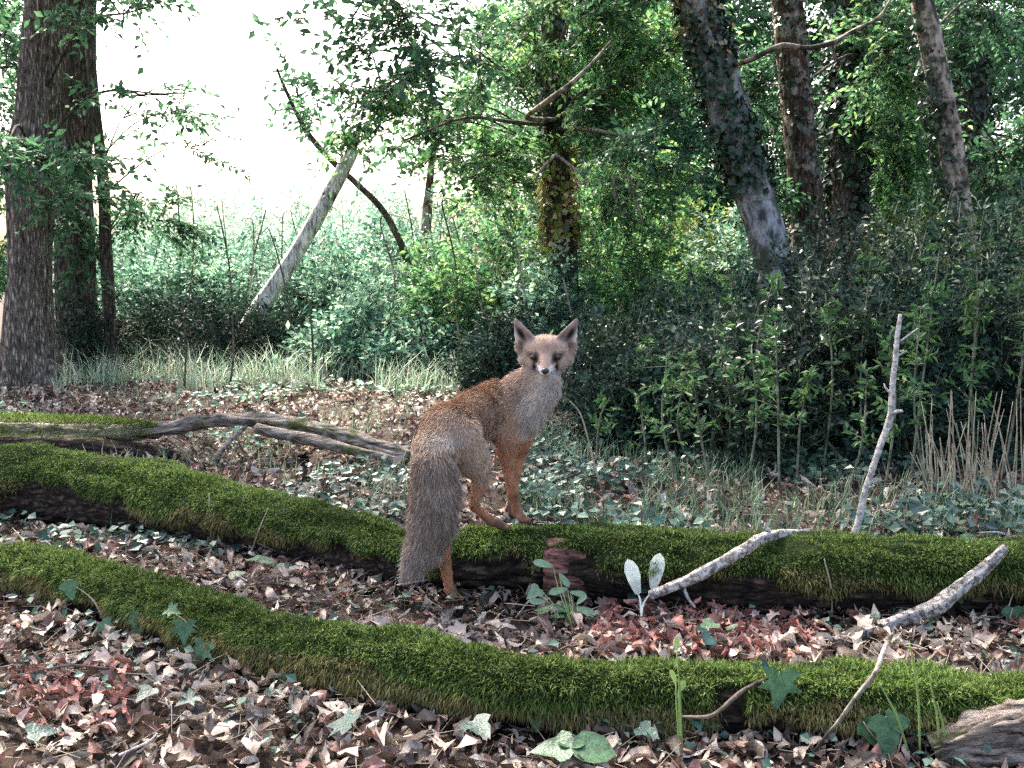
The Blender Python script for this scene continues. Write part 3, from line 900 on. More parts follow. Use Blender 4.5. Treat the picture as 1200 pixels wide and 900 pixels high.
# T9 farther ivy trunk at the right
p9 = [P(1152, 424, 11.0), P(1148, 300, 11.0), P(1140, 150, 11.0), P(1128, 0, 11.0), P(1120, -200, 11), P(1110, -380, 11)]
R9 = [0.17, 0.15, 0.15, 0.14, 0.12, 0.05]
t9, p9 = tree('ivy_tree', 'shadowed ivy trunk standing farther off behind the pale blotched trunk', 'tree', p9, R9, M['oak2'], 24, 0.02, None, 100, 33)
ivy_on(t9, p9, R9, 1.0, 4.2, 2600, 0.075, M['lf_ivy'], 18, 'ivy', 1.2)
crown(t9, on_path(dense(p9), 2.4), [(P(1175, 40, 10.6), (0.4, 0.4, 0.3), 36), (P(1190, 250, 10.4), (0.5, 0.4, 0.6), 200), (P(1080, 20, 10.8), (0.4, 0.4, 0.5), 110)], M['lf_canopy'], 0.07, 10, M['oak2'])

# ------------------------------------------------------------------ woodland behind the right half: shared tree copies
def wood_proto(seed, lm):
    rg = np.random.default_rng(seed)
    h = 7.5
    path = [np.array([0, 0, -0.1]), np.array([0.1, 0, 1.5]), np.array([0.05, 0.1, 3.5]), np.array([0.2, 0, 5.5]), np.array([0.1, 0.1, h])]
    return path, rg


PROT = []
for sd_, lm in ((41, M['lf_green']), (43, M['lf_canopy'])):
    path, rg = wood_proto(sd_, lm)
    V, F = tube(path, [0.16, 0.14, 0.11, 0.07, 0.02], 60, 14, bark(0.02, 5, 4, sd_))
    parts_l, parts_t = [], []
    pd = dense(path)
    for q in range(34):
        z = rg.uniform(0.6, 7.0)
        a = rg.uniform(0, 6.28)
        rr = (1.1 + 0.5 * math.sin(z * 0.6)) * rg.uniform(0.55, 1.15)
        c = np.array([math.cos(a) * rr, math.sin(a) * rr, z])
        s = pd[np.argmin(np.abs(pd[:, 2] - max(0.8, z - 0.4)))]
        parts_t.append(tube([s, (s + c) / 2 + [0, 0, .15], c], [0.03, 0.02, 0.006], 8, 5))
        n = 60
        st = c + ell(n, rg, 0.2) * np.array([0.55, 0.55, 0.35])
        d = nrm(c - s) * 0.6 + rg.normal(0, .7, (n, 3)) * np.array([1, 1, .5])
        lv, tw = sprays(st, d, rg.uniform(.25, .5, n), 10, 0.10, 0.6, 0.2, 0.5, rg)
        parts_l.append(lv)
        parts_t.append(tw)
    PROT.append(((V, F), join(parts_l), join(parts_t), lm))
spots = [(665, 16.0, 0, 0.95, 0.3), (735, 13.5, 1, 0.85, 1.3), (770, 16.0, 0, 1.1, 2.2), (850, 14.0, 1, 0.95, 3.0), (1000, 14.5, 1, 1.0, 5.1), (1080, 16.5, 0, 1.1, 0.9), (1235, 14.5, 0, 1.1, 1.9), (720, 19.5, 1, 1.1, 4.4), (1100, 20, 1, 1.3, 3.3), (-60, 13.0, 1, 1.0, 0.7), (-160, 11.5, 0, 1.0, 2.0), (1330, 12.0, 1, 1.0, 0.5)]
cache = {}
for (px, d, kind, s, rz) in spots:
    x = (px - 600) / FPX * d
    r0 = root('woodland_tree', (0, 0, 0), 'leafy green tree in the wood behind the ivy trunks' if px > 300 else 'leafy tree in shade behind the stout oak', 'tree', 'trees of the wood behind the ivy trunks' if px > 300 else 'trees behind the oak')
    PINV[r0.name] = Matrix.Identity(4)
    (tv, tf), lf, tw, lm = PROT[kind]
    for nm_, geo, mt in (('trunk', (tv, tf), M['oak2']), ('crown', lf, lm), ('twigs', tw, M['twig'])):
        if (kind, nm_) in cache:
            o = cache[(kind, nm_)].copy()
            sc.collection.objects.link(o)
            o.parent = r0
        else:
            o = mesh(nm_, geo[0], geo[1], mt, r0, smooth=(nm_ != 'crown'))
            if nm_ != 'trunk':
                o['kind'] = 'stuff'
            cache[(kind, nm_)] = o
    r0.location = (x, d, float(gh(x, d)))
    r0.rotation_euler = (0, 0, rz)
    r0.scale = (s, s, s)

# ------------------------------------------------------------------ bushes
def bush(name, label, cat, c, rx, ry, h, n, nper, L, lm, seed, group=None, up=0.5, flat=0.5, ln=(0.15, 0.35), stem_m=None, lo=0.3, wr=0.5, stems=9, droop=0.2, low=0.12, foot=.12):
    rg = np.random.default_rng(seed)
    c = np.array([c[0], c[1], gz(c)])
    r0 = root(name, tuple(float(q) for q in c), label, cat, group)
    v = ell(n, rg, lo)
    v[:, 2] = np.abs(v[:, 2])
    lump = 1 + 0.28 * vn(nrm(v) * 2.3 + seed, 3)[:, None]
    st = c + v * lump * np.array([rx, ry, h]) * 0.88 + np.array([0, 0, h * low])
    d = nrm(v * np.array([1, 1, 0.6])) * 0.7 + np.array([0, 0, up]) + rg.normal(0, .45, (n, 3))
    lv, tw = sprays(st, d, rg.uniform(*ln, n), nper, L, flat, droop, wr, rg)
    o = mesh('foliage', *lv, lm, r0, smooth=False)
    o['kind'] = 'stuff'
    k = rg.integers(0, n, stems)
    for q in k:
        b0 = c + np.array([rg.normal(0, foot * rx), rg.normal(0, foot * ry), 0.0])
        b0[2] = gz(b0) - .03
        V, F = tube([b0, (b0 + st[q]) / 2 + np.array([0, 0, .12 * h]), st[q]], [0.012, 0.009, 0.004], 10, 5)
        mesh('stem', V, F, stem_m or M['twig'], r0)
    o = mesh('twigs', *tw, stem_m or M['twig'], r0)
    o['kind'] = 'stuff'
    return r0


def at(px, d):
    return ((px - 600) / FPX * d, d)


DKLAB = ['dark evergreen shrub just beside the fox chest, low at the thicket edge', 'dark evergreen shrub behind the thin pale arching stem', 'dark evergreen shrub in front of the foot of the leaning grey ivy trunk', 'tall dark shrub between the leaning ivy trunk and the brown trunk',
         'tall dark shrub hiding the foot of the ivy-clad straight trunk', 'tallest dark shrub, behind the top of the tall whitish stick', 'dark shrub in front of the pale blotched trunk foot', 'tall dark shrub behind the dry straw-coloured stalks', 'low dark shrub behind the foot of the tall whitish stick',
         'low dark shrub beside the middle of the tall whitish stick', 'low dark shrub between the tall whitish stick and the dry stalks', 'dark shrub standing directly behind the clump of dry stalks', 'low dark shrub behind the end of the upper lichened branch', 'small dark shrub behind the two pale paddle leaves', 'smallest dark shrub, behind the bare reddish wood patch', '']
BRLAB = ['pale green bush between the short dark stem and the bleached trunk', 'bright green bush just below the short straight dark stem', 'bright green bush behind the fox back', 'pale green bush at the foot of the withered-ivy trunk', 'bright green bush beside the withered-ivy trunk, above the fox ear', 'bright green bush between the withered-ivy trunk and the leaning ivy trunk',
         'tall pale green bush behind the bare canes', 'tall bright bush directly behind the withered-ivy trunk', 'tall bright bush in front of the yellow-green sunlit bush', 'pale green bush beside the foot of the leaning grey ivy trunk', 'low pale bush at the grass edge below the short dark stem', 'low pale bush at the grass edge below the bleached trunk']
BMLAB = ['blue-green bramble beside the slender crooked trunk', 'blue-green bramble behind the low blackish bush', 'blue-green bramble under the bleached leaning trunk', 'blue-green bramble under the crossing dark sapling', 'taller blue-green bramble behind the slender crooked trunk', 'taller blue-green bramble behind the bleached leaning trunk', 'taller blue-green bramble behind the crossing of the dead trunks', 'tall blue-green bramble around the short straight dark stem']
SHLAB = ['leafy shoot with bright leaves below the leaning grey ivy trunk', 'leafy shoot behind the upper lichened branch', 'leafy shoot behind the lichened branch, bending towards the fox', 'short leafy shoot leaning towards the two pale leaves', 'low leafy shoot behind the bare reddish wood patch', 'tall leafy shoot behind the middle of the whitish stick', 'tall leafy shoot beside the top of the whitish stick',
         'tallest leafy shoot among the dry stalks', 'tall leafy shoot below the brown flaking trunk', 'short leafy shoot behind the tip of the upper lichened branch', 'leafy shoot beside the foot of the tall whitish stick', 'tall leafy shoot between whitish stick and dry stalks', 'low leafy shoot at the thicket edge above the ivy carpet', 'low leafy shoot beside the thin pale arching stem',
         'leafy shoot just right behind the whitish stick middle', 'leafy shoot at the edge of the dry stalks', 'leafy shoot leaning above the end of the upper lichened branch', 'short leafy shoot hard by the foot of the whitish stick', 'leafy shoot rising out of the dry stalk clump', 'tall leafy shoot in front of the leaning ivy trunk foot', 'slanting leafy shoot behind the two pale leaves', 'leafy shoot in the dark gap beside the fox chest']
# pale shrubs out in the clearing
k = 0
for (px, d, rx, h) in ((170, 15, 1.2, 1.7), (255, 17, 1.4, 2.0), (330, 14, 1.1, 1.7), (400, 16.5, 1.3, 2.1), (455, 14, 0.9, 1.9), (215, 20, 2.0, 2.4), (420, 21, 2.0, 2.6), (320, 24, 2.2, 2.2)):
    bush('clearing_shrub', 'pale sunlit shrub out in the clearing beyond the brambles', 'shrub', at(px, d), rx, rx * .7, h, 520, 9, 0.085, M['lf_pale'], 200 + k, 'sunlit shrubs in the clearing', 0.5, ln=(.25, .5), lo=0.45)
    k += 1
# bramble thicket, left back
for q, (px, d, rx, h) in enumerate(((150, 10.3, 0.75, 0.95), (235, 10.6, 0.8, 1.0), (330, 10.8, 0.8, 1.0), (405, 10.4, 0.7, 1.05), (180, 12, 1.0, 1.15), (300, 12.5, 1.1, 1.15), (420, 12, 0.9, 1.3), (475, 10.9, 0.6, 1.25))):
    bush('bramble_bush', BMLAB[q], 'bush', at(px, d), rx, 0.6, h, 480, 9, 0.075, M['lf_teal'], 230 + q, 'brambles around the dead trunk', 0.35)
bush('dark_bush', 'low blackish bush in front of the blue-green brambles', 'bush', at(262, 8.9), 0.5, 0.4, 0.62, 420, 9, 0.045, M['lf_dark'], 250, None, 0.6)
bush('dark_bush', 'small dark bush beside the foot of the slender crooked trunk', 'bush', at(110, 9.0), 0.3, 0.3, 0.6, 240, 9, 0.045, M['lf_dark'], 251, None, 0.6)
bush('dark_bush', 'added low bush, blackish in place of shade, at the foot of the bleached leaning trunk', 'bush', at(318, 9.1), 0.35, 0.35, 0.5, 260, 9, 0.05, M['lf_dark'], 252, None, 0.6)  # added bush; its blackish leaves stand in for shade low in the brambles
bush('dark_bush', 'added low dark bush standing in for shade between the crooked trunk and the bleached trunk', 'bush', at(195, 9.5), 0.4, 0.35, 0.62, 300, 9, 0.05, M['lf_dark'], 253, None, 0.6)  # also added: dark leaf colour deepens the shadowed zone before the brambles
# bright green brambles, centre
for q, (px, d, rx, h) in enumerate(((455, 9.2, 0.5, 0.85), (525, 9.0, 0.55, 1.05), (590, 9.4, 0.55, 1.15), (640, 8.7, 0.4, 0.9), (700, 9.2, 0.6, 1.15), (770, 9.3, 0.55, 1.2), (560, 10.5, 0.8, 1.55), (690, 10.8, 0.8, 1.7), (790, 10.6, 0.7, 1.7), (850, 9.6, 0.5, 1.35), (480, 8.6, 0.4, 0.42), (400, 8.9, 0.45, 0.4))):
    bush('bright_bush', BRLAB[q], 'bush', at(px, d), rx, 0.5, h, 480, 9, 0.066, M['lf_green'] if (q % 3 and q < 10) else M['lf_teal'], 260 + q, 'bright green bushes behind the fox', 0.4)
bush('yellow_bush', 'yellow-green sunlit bush between the leaning ivy trunk and centre tree', 'bush', at(838, 10.0), 0.5, 0.4, 1.35, 420, 9, 0.06, M['lf_yellow'], 280, None, 0.4)
bush('yellow_bush', 'yellow-green sunlit bush seen between the ivy-clad and pale trunks', 'bush', at(1065, 12.0), 0.7, 0.5, 1.9, 420, 9, 0.06, M['lf_yellow'], 281, None, 0.4)
# dark evergreen thicket at the right
dk = [(720, 6.6, .45, .62), (790, 6.9, .45, .72), (860, 6.2, .45, .8), (930, 6.6, .5, 1.1), (1000, 6.2, .5, 1.25), (1070, 6.6, .55, 1.4), (1140, 6.0, .5, 1.3), (1215, 6.2, .55, 1.35), (960, 5.3, .4, .8), (1040, 5.2, .4, .85), (1110, 5.3, .4, .95), (1190, 5.2, .45, 1.0), (880, 5.2, .36, .7), (800, 5.6, .36, .5), (735, 5.6, .3, .36), (585, 7.8, .3, .6)]
for q, (px, d, rx, h) in enumerate(dk):
    lab = DKLAB[q]
    grp = 'dark evergreen thicket'
    if px == 585:
        lab, grp = 'small blue-black bush just behind the fox head', None
    bush('evergreen_shrub', lab, 'shrub', at(px, d), rx, .42, h, 600, 9, 0.044, M['lf_dark'] if q % 4 else M['lf_ivy'], 300 + q, grp, 0.9, 0.4, (.12, .3), wr=0.55, low=0.05, foot=.5, stems=16, stem_m=M['stemg'])


def sprig(px, d, h, seed, lean=0.0):
    """upright leafy shoot"""
    rg = np.random.default_rng(seed)
    x, y = at(px, d)
    b = np.array([x, y, float(gh(x, y))])
    tip = b + np.array([lean + rg.normal(0, .05), rg.normal(0, .05), h])
    r0 = root('leafy_shoot', tuple(float(q) for q in b), SHLAB[seed - 400], 'plant', 'leafy shoots by the thicket')
    mid = (b + tip) / 2 + rg.normal(0, .03, 3)
    V, F = tube([b - [0, 0, .02], mid, tip], [0.006, 0.005, 0.002], 14, 5)
    mesh('stem', V, F, M['stemg'], r0)
    c, _ = resample([b, mid, tip], [1, 1, 1], 60)
    n = int(h * 26)
    kk = rg.integers(22, 60, n)
    a = rg.uniform(0, 6.28, n)
    st = c[kk]
    dd = np.c_[np.cos(a), np.sin(a), rg.uniform(.2, .9, n)]
    lv, tw = sprays(st, dd, rg.uniform(.05, .16, n) * (1.25 - kk / 75), 7, 0.042, .5, .15, 0.42, rg)
    o = mesh('foliage', *lv, M['lf_sprig'], r0, smooth=False)
    o['kind'] = 'stuff'
    o = mesh('twigs', *tw, M['twig'], r0)
    o['kind'] = 'stuff'


for q, (px, d, h, ln) in enumerate(((855, 4.9, .75, -.05), (880, 4.6, .62, .05), (818, 5.0, .55, -.06), (840, 4.4, .5, -.12), (780, 5.2, .42, .03), (1020, 4.9, 1.0, .02), (1075, 4.6, 1.05, -.02), (1185, 4.7, 1.15, .02), (905, 5.0, .9, 0.0), (940, 4.6, .5, .06), (970, 4.8, .85, 0), (1130, 5.0, 1.2, .05), (760, 4.8, .4, 0), (700, 5.0, .35, 0), (1045, 4.4, .7, .05), (1100, 4.3, .8, -.05), (920, 4.4, .75, -.05), (995, 4.3, .55, .03), (1160, 4.4, .9, -.03), (870, 5.4, 1.0, -.05), (800, 4.5, .6, -.05), (745, 5.4, .6, .03))):
    sprig(px, d, h, 400 + q, ln)

# ------------------------------------------------------------------ grass and ground cover
rg = np.random.default_rng(77)


def blades(name, xy, hgt, wd, m, rg, lean=0.25, parent=None):
    n = len(xy)
    b = np.c_[xy, gh(xy[:, 0], xy[:, 1]) - 0.005]
    a = rg.uniform(0, 6.28, n)
    ld = np.c_[np.cos(a), np.sin(a), np.zeros(n)] * (rg.uniform(.1, 1, n) * lean)[:, None]
    s = np.c_[-np.sin(a), np.cos(a), np.zeros(n)] * wd
    H = np.asarray(hgt)[:, None]
    m1 = b + ld * H * 0.4 + np.array([0, 0, .6]) * H
    t = b + ld * H * 1.3 + np.array([0, 0, 1.0]) * H
    V = np.stack([b - s, b + s, m1 + s * .8, m1 - s * .8, t], 1).reshape(-1, 3)
    k = np.arange(n)[:, None] * 5
    F = np.vstack([np.concatenate([k, k + 1, k + 2, k + 3], 1), np.concatenate([k + 3, k + 2, k + 4, k + 4], 1)])
    o = mesh(name, V, F, m, parent, smooth=False)
    o['kind'] = 'stuff'
    return o


def patch(n, px0, px1, d0, d1, rg, thr=-2.0, fs=2.0, seed=0):
    d = rg.uniform(d0, d1, n)
    x = (rg.uniform(px0, px1, n) - 600) / FPX * d
    keep = vn(np.c_[x * fs, d * fs, 0 * x + seed], seed) > thr
    return np.c_[x, d][keep]


xy = patch(13000, 60, 540, 7.6, 10.4, rg, -0.25, 2.6, 4)
o = blades('grass', xy, rg.uniform(.05, .40, len(xy)) * rg.uniform(.5, 1, len(xy)), 0.0032, M['grass'], rg, 0.9)
o['label'] = 'pale grass strip between the stout oak and the brambles'
o['category'] = 'grass'


for (n_g, a_, b_, d0_, d1_, thr_, sd__, lab_) in ((3200, 600, 900, 3.5, 6.0, .0, 12, 'thin green grass and herbs behind the fox forelegs'), (1200, 880, 1240, 3.4, 4.6, .15, 13, 'thin grass along the back of the mossy trunk before the thicket'), (2600, -30, 480, 3.7, 7.8, .15, 14, 'sparse wispy grass around the weathered log')):
    xy = patch(n_g, a_, b_, d0_, d1_, rg, thr_, 2.4, sd__)
    o = blades('grass', xy, rg.uniform(.04, .16, len(xy)), 0.0022, M['herb'], rg, 0.7)
    o['label'] = lab_
    o['category'] = 'grass'


def cover(name, label, xy, L, m, rg, hmax=0.07, parent=None):
    n = len(xy)
    p = np.c_[xy, gh(xy[:, 0], xy[:, 1]) + rg.uniform(.02, hmax, n)]
    ax = np.c_[rg.normal(0, 1, (n, 2)), rg.normal(-.1, .25, n)]
    up = np.c_[rg.normal(0, .4, n), rg.normal(-.25, .4, n), np.ones(n)]
    V1, F1 = leaf_geo(p, ax, up, rg.uniform(.6, 1.3, n) * L, .85, .12)
    st = twig_geo(np.c_[xy, gh(xy[:, 0], xy[:, 1])], p, 0.0012)
    o = mesh(name, *join([(V1, F1), st]), m, parent, smooth=False)
    o['kind'] = 'stuff'
    if label:
        o['label'] = label
        o['category'] = 'ground cover'
    return o


cover('ground_ivy', 'low bluish ivy carpet between the right mossy trunk and dark thicket', patch(5200, 600, 1260, 3.55, 5.6, rg, -.15, 2.2, 3), .042, M['lf_cover'], rg, .11)
cover('ground_ivy', 'sparse ivy leaves on the ground behind the left end of the trunk', patch(2600, -40, 520, 3.4, 5.2, rg, .05, 2.6, 8), .04, M['lf_cover'], rg, .07)
cover('ground_ivy', 'small green plants around the weathered log and oak foot', patch(2600, -40, 620, 5.2, 8.2, rg, .12, 1.6, 9), .045, M['lf_teal'], rg, .1)

cover('ground_ivy', 'scattered small green leaves in the litter around the front log', patch(900, -20, 1220, 1.9, 3.1, rg, .1, 4.0, 21), .024, M['lf_cover'], rg, .06)
# ------------------------------------------------------------------ leaf litter
LEAFSHAPES = []


def dead_leaf_shape(rg, lobed):
    """outline strip: 2 x m grid, curled"""
    m = 7
    t = np.linspace(0, 1, m)
    wdt = np.sin(np.pi * np.clip(t, 0.02, 0.985) ** 0.85) ** 0.75 * rg.uniform(.10, .30)
    if lobed:
        wdt = wdt * (1 + 0.22 * np.where(np.arange(m) % 2 == 0, 1, -1) * (t > .05) * (t < .97))
    wdt[0] = 0.012
    wdt[-1] = 0.01
    curl = rg.uniform(-.9, 1.5)
    cup = rg.uniform(-1.0, 1.6)
    tw = rg.normal(0, 1.1)
    x = (t - .5)
    z = curl * (x ** 2 - .08) * 1.1 + 0.05 * np.sin(t * 7 + rg.uniform(0, 6))
    y0 = 0.10 * rg.normal() * np.sin(np.pi * t)
    rows = []
    for sgn in (-1, 0, 1):
        yy = y0 + sgn * wdt * math.cos(cup * .7)
        zz = z + abs(sgn) * wdt * math.sin(cup * .9) + sgn * wdt * np.sin(tw * (t - .3)) + (0.055 * rg.normal(size=m) if sgn else 0)
        rows.append(np.stack([x, yy, zz], -1))
    V = np.stack(rows, 1).reshape(-1, 3)
    F = []
    for a in range(m - 1):
        for b in (0, 1):
            i0 = a * 3 + b
            F.append([i0, i0 + 3, i0 + 4, i0 + 1])
    return V, np.array(F)


rgl = np.random.default_rng(9)
SH = [dead_leaf_shape(rgl, k % 4 == 0) for k in range(18)]


def rotmats(n, rg, tilt):
    a = rg.uniform(0, 2 * np.pi, n)
    b = rg.normal(0, tilt, n)
    c = rg.normal(0, tilt, n)
    ca, sa, cb, sb, cc, s_ = np.cos(a), np.sin(a), np.cos(b), np.sin(b), np.cos(c), np.sin(c)
    o = np.zeros(n)
    l = np.ones(n)
    Rz = np.stack([ca, -sa, o, sa, ca, o, o, o, l], 1).reshape(n, 3, 3)
    Rx = np.stack([l, o, o, o, cb, -sb, o, sb, cb], 1).reshape(n, 3, 3)
    Ry = np.stack([cc, o, s_, o, l, o, -s_, o, cc], 1).reshape(n, 3, 3)
    return Rz @ Rx @ Ry


def litter(name, xy, Ls, rg, tilt=.35, z0=0.004, z1=.035, m=None):
    n = len(xy)
    R = rotmats(n, rg, tilt)
    kind = rg.integers(0, len(SH), n)
    base = np.c_[xy, gh(xy[:, 0], xy[:, 1]) + rg.uniform(z0, z1, n)]
    parts = []
    for k, (V, F) in enumerate(SH):
        s = kind == k
        if not s.any():
            continue
        W = np.einsum('nij,vj->nvi', R[s], V) * Ls[s][:, None, None] + base[s][:, None]
        f = F[None] + (np.arange(s.sum()) * len(V))[:, None, None]
        parts.append((W.reshape(-1, 3), f.reshape(-1, 4)))
    o = mesh(name, *join(parts), m or M['litter'], ground, smooth=True)
    o['kind'] = 'stuff'
    return o


def litter_xy(n, d0, d1, rg, wide=660):
    # even density per square metre over the visible wedge
    d = np.sqrt(rg.uniform(d0 ** 2, d1 ** 2, n))
    x = rg.uniform(-wide, wide, n) / FPX * d
    return np.c_[x, d]


xy = litter_xy(10000, 1.75, 3.8, rg)
litter('leaf_litter', xy, rg.uniform(.012, .045, len(xy)) + .05 * rg.uniform(0, 1, len(xy)) ** 3, rg, .5, .004, .035)
xy = litter_xy(16000, 3.8, 9.2, rg)
keep = ~((xy[:, 0] > 0.15 * xy[:, 1]) & (xy[:, 1] > 6))
xy = xy[keep]
litter('leaf_litter', xy, rg.uniform(.025, .06, len(xy)) + .05 * rg.uniform(0, 1, len(xy)) ** 3, rg, .5, .004, .045)
xy = patch(420, 700, 975, 2.5, 2.9, rg)
litter('leaf_litter', xy, rg.uniform(.025, .06, len(xy)), rg, .5, .02, .05, M['redlitter'])
xy = patch(130, -10, 130, 2.05, 2.4, rg)
litter('leaf_litter', xy, rg.uniform(.03, .06, len(xy)), rg, .4, .025, .05, M['redlitter'])
# fine straw and broken stalks among the leaves
for (n_s, a_, b_, w_) in ((3600, 1.75, 3.8, .0011), (2600, 3.8, 8.5, .002)):
    xy = litter_xy(n_s, a_, b_, rg)
    p_ = np.c_[xy, gh(xy[:, 0], xy[:, 1]) + rg.uniform(.012, .045, len(xy))]
    aa = rg.uniform(0, 6.28, len(xy))
    dv_ = np.c_[np.cos(aa), np.sin(aa), rg.normal(.05, .25, len(xy))] * rg.uniform(.02, .09, (len(xy), 1))
    o = mesh('straw_litter', *twig_geo(p_, p_ + dv_, w_), M['straw'], ground)
    o['kind'] = 'stuff'
# the 300 nearest dead leaves one by one, sharing the leaf meshes
LM = []
for k, (V, F) in enumerate(SH):
    o = mesh('dead_leaf', V, F, M['litter'], ground)
    LM.append(o)
LCOL = []
base_l = bpy.data.materials['dead_leaf']
xy = np.vstack([litter_xy(210, 1.95, 2.75, rg, 600), litter_xy(90, 2.75, 3.6, rg, 600)])
for q in range(300):
    o = LM[q] if q < len(LM) else LM[q % len(LM)].copy()
    if q >= len(LM):
        sc.collection.objects.link(o)
    s = rg.uniform(.045, .085)
    o.scale = (s, s, s)
    o.location = (xy[q, 0], xy[q, 1], float(gh(xy[q, 0], xy[q, 1])) + rg.uniform(.025, .045))
    o.rotation_euler = (rg.normal(0, .28), rg.normal(0, .28), rg.uniform(0, 6.28))

# ------------------------------------------------------------------ branches and sticks
def stick(name, label, cat, pts, radii, m, n=60, seg=9, amp=0.004, twigs=(), group=None, seed=1):
    pts = [np.array(p, float) for p in pts]
    r0 = root(name, tuple(float(q) for q in pts[0]), label, cat, group)
    V, F = tube(pts, radii, n, seg, bark(amp, 6, 26, seed))
    mesh('branch', V, F, m, r0)
    for tp, tr in twigs:
        V, F = tube(tp, tr, 14, 6, bark(amp * .4, 5, 30, seed))
        mesh('side_twig', V, F, m, r0)
    return r0


stick('lichen_branch', 'pale lichened branch propped across the mossy trunk beside the two pale leaves', 'branch',
      [P(762, 699, 2.80), P(785, 690, 2.81), P(815, 677, 2.82), P(845, 661, 2.83), P(872, 645, 2.85), P(892, 632, 2.89), P(920, 626, 2.95), P(958, 626, 3.02)],
      [0.008, 0.010, 0.012, 0.0115, 0.011, 0.0105, 0.010, 0.006], M['lichen'], 140, 14, .007,
      [([P(905, 629, 2.92), P(898, 620, 2.92), P(897, 613, 2.92)], [.008, .007, .003]), ([P(800, 684, 2.815), P(806, 700, 2.8), P(815, 712, 2.79)], [.004, .003, .0015])], seed=3)
stick('lichen_branch', 'thick lichen-crusted branch leaning on the mossy trunk over red dead leaves', 'branch',
      [P(958, 756, 2.62), P(990, 748, 2.64), P(1030, 735, 2.68), P(1065, 722, 2.72), P(1098, 710, 2.73), P(1120, 692, 2.74), P(1145, 672, 2.755), P(1162, 657, 2.77), P(1178, 641, 2.79)],
      [0.006, 0.010, 0.013, 0.014, 0.017, 0.014, 0.013, 0.011, 0.006], M['lichen'], 160, 14, .010,
      [([P(1048, 728, 2.7), P(1040, 750, 2.66), P(1036, 772, 2.55)], [.010, .008, .006])], seed=5)
stick('pale_stick', 'thin forked stick leaning over the front log below the lichen-crusted branch', 'stick',
      [P(955, 880, 1.95), P(985, 842, 1.96), P(1005, 815, 1.975), P(1025, 790, 2.0), P(1036, 762, 2.06), P(1046, 742, 2.14)],
      [.002, .004, .0048, .0052, .005, .003], M['pale'], 50, 8, .002, [], seed=8)
stick('bare_stick', 'tall crooked whitish stick standing against the dark thicket', 'stick',
      [P(990, 650, 3.45), P(1004, 618, 3.45), P(1014, 575, 3.45), P(1030, 528, 3.45), P(1043, 487, 3.45), P(1046, 450, 3.45), P(1050, 410, 3.45), P(1055, 368, 3.45)],
      [.011, .011, .010, .010, .010, .008, .007, .005], M['white'], 90, 10, .004,
      [([P(1043, 485, 3.45), P(1052, 482, 3.43), P(1058, 482, 3.42)], [.008, .006, .004]), ([P(1046, 463, 3.45), P(1038, 455, 3.45), P(1036, 450, 3.46)], [.005, .003, .002]), ([P(1050, 418, 3.45), P(1058, 414, 3.44), P(1063, 411, 3.44)], [.004, .003, .002]),
       ([P(1013, 570, 3.45), P(1020, 571, 3.44), P(1025, 569, 3.44)], [.005, .004, .002]), ([P(1055, 400, 3.45), P(1066, 392, 3.45), P(1076, 385, 3.46)], [.003, .003, .0015])], seed=9)
stick('fallen_twig', 'curved thin brown twig rising over the front log by the hanging ivy leaf', 'twig',
      [P(800, 840, 2.02), P(835, 838, 2.0), P(870, 810, 2.05), P(905, 792, 2.1), P(935, 775, 2.25)], [.002, .004, .0045, .004, .002], M['twig'], 40, 6, .001)
stick('green_stem', 'thin pale arching stem in front of the dark shrubs beside the fox', 'stem',
      [P(715, 600, 4.4), P(706, 575, 4.4), P(697, 545, 4.4), P(688, 510, 4.4), P(680, 485, 4.4), P(668, 470, 4.4)], [.004, .004, .004, .0035, .003, .002], M['stalk'], 40, 6, .001)
# stakes of dead bramble behind
for q, pts in enumerate(([(612, 345), (603, 275)], [(668, 375), (655, 305)], [(563, 372), (556, 300)], [(537, 420), (531, 350)], [(497, 430), (490, 365)], [(612, 430), (606, 330)], [(365, 470), (362, 350)], [(368, 470), (380, 410)], [(215, 420), (214, 355)], [(270, 425), (272, 370)])):
    d = 8.2 if q < 6 else 7.8
    (a, b), (c, e) = pts
    top = P(c, e, d)
    bot = P(a, b, d)
    foot = bot + (bot - top) / max(.05, (top[2] - bot[2])) * (bot[2] - float(gh(bot[0], bot[1]))) if bot[2] > 0.03 else bot
    stick('bramble_cane', 'thin straight bare cane sticking up from the bushes behind the fox' if q < 6 else 'thin bare cane standing in the pale grass', 'cane', [foot, (foot + top) / 2 + [.02, 0, 0], top], [.008, .008, .004], M['pale'] if q < 6 else M['twig'], 20, 6, .002, (), 'bare canes behind the fox' if q < 6 else 'bare canes in the grass')

rg = np.random.default_rng(91)
for q in range(30):
    d = rg.uniform(8.6, 11.8)
    px = rg.uniform(140, 600)
    top = P(px + rg.normal(0, 22), rg.uniform(215, 345), d)
    x, y = at(px, d)
    foot_ = np.array([x, y, float(gh(x, y))])
    mid_ = foot_ * .45 + top * .55 + np.array([rg.normal(0, .06), 0, .05])
    stick('thin_cane', 'thin bare cane rising out of the brambles beyond the pale grass', 'cane', [foot_, mid_, top, top + np.array([rg.normal(0, .12), 0, -.02])], [.008, .007, .005, .002], M['pale'] if q % 2 else M['twig'], 24, 6, .002, (), 'bare canes in the brambles', q)
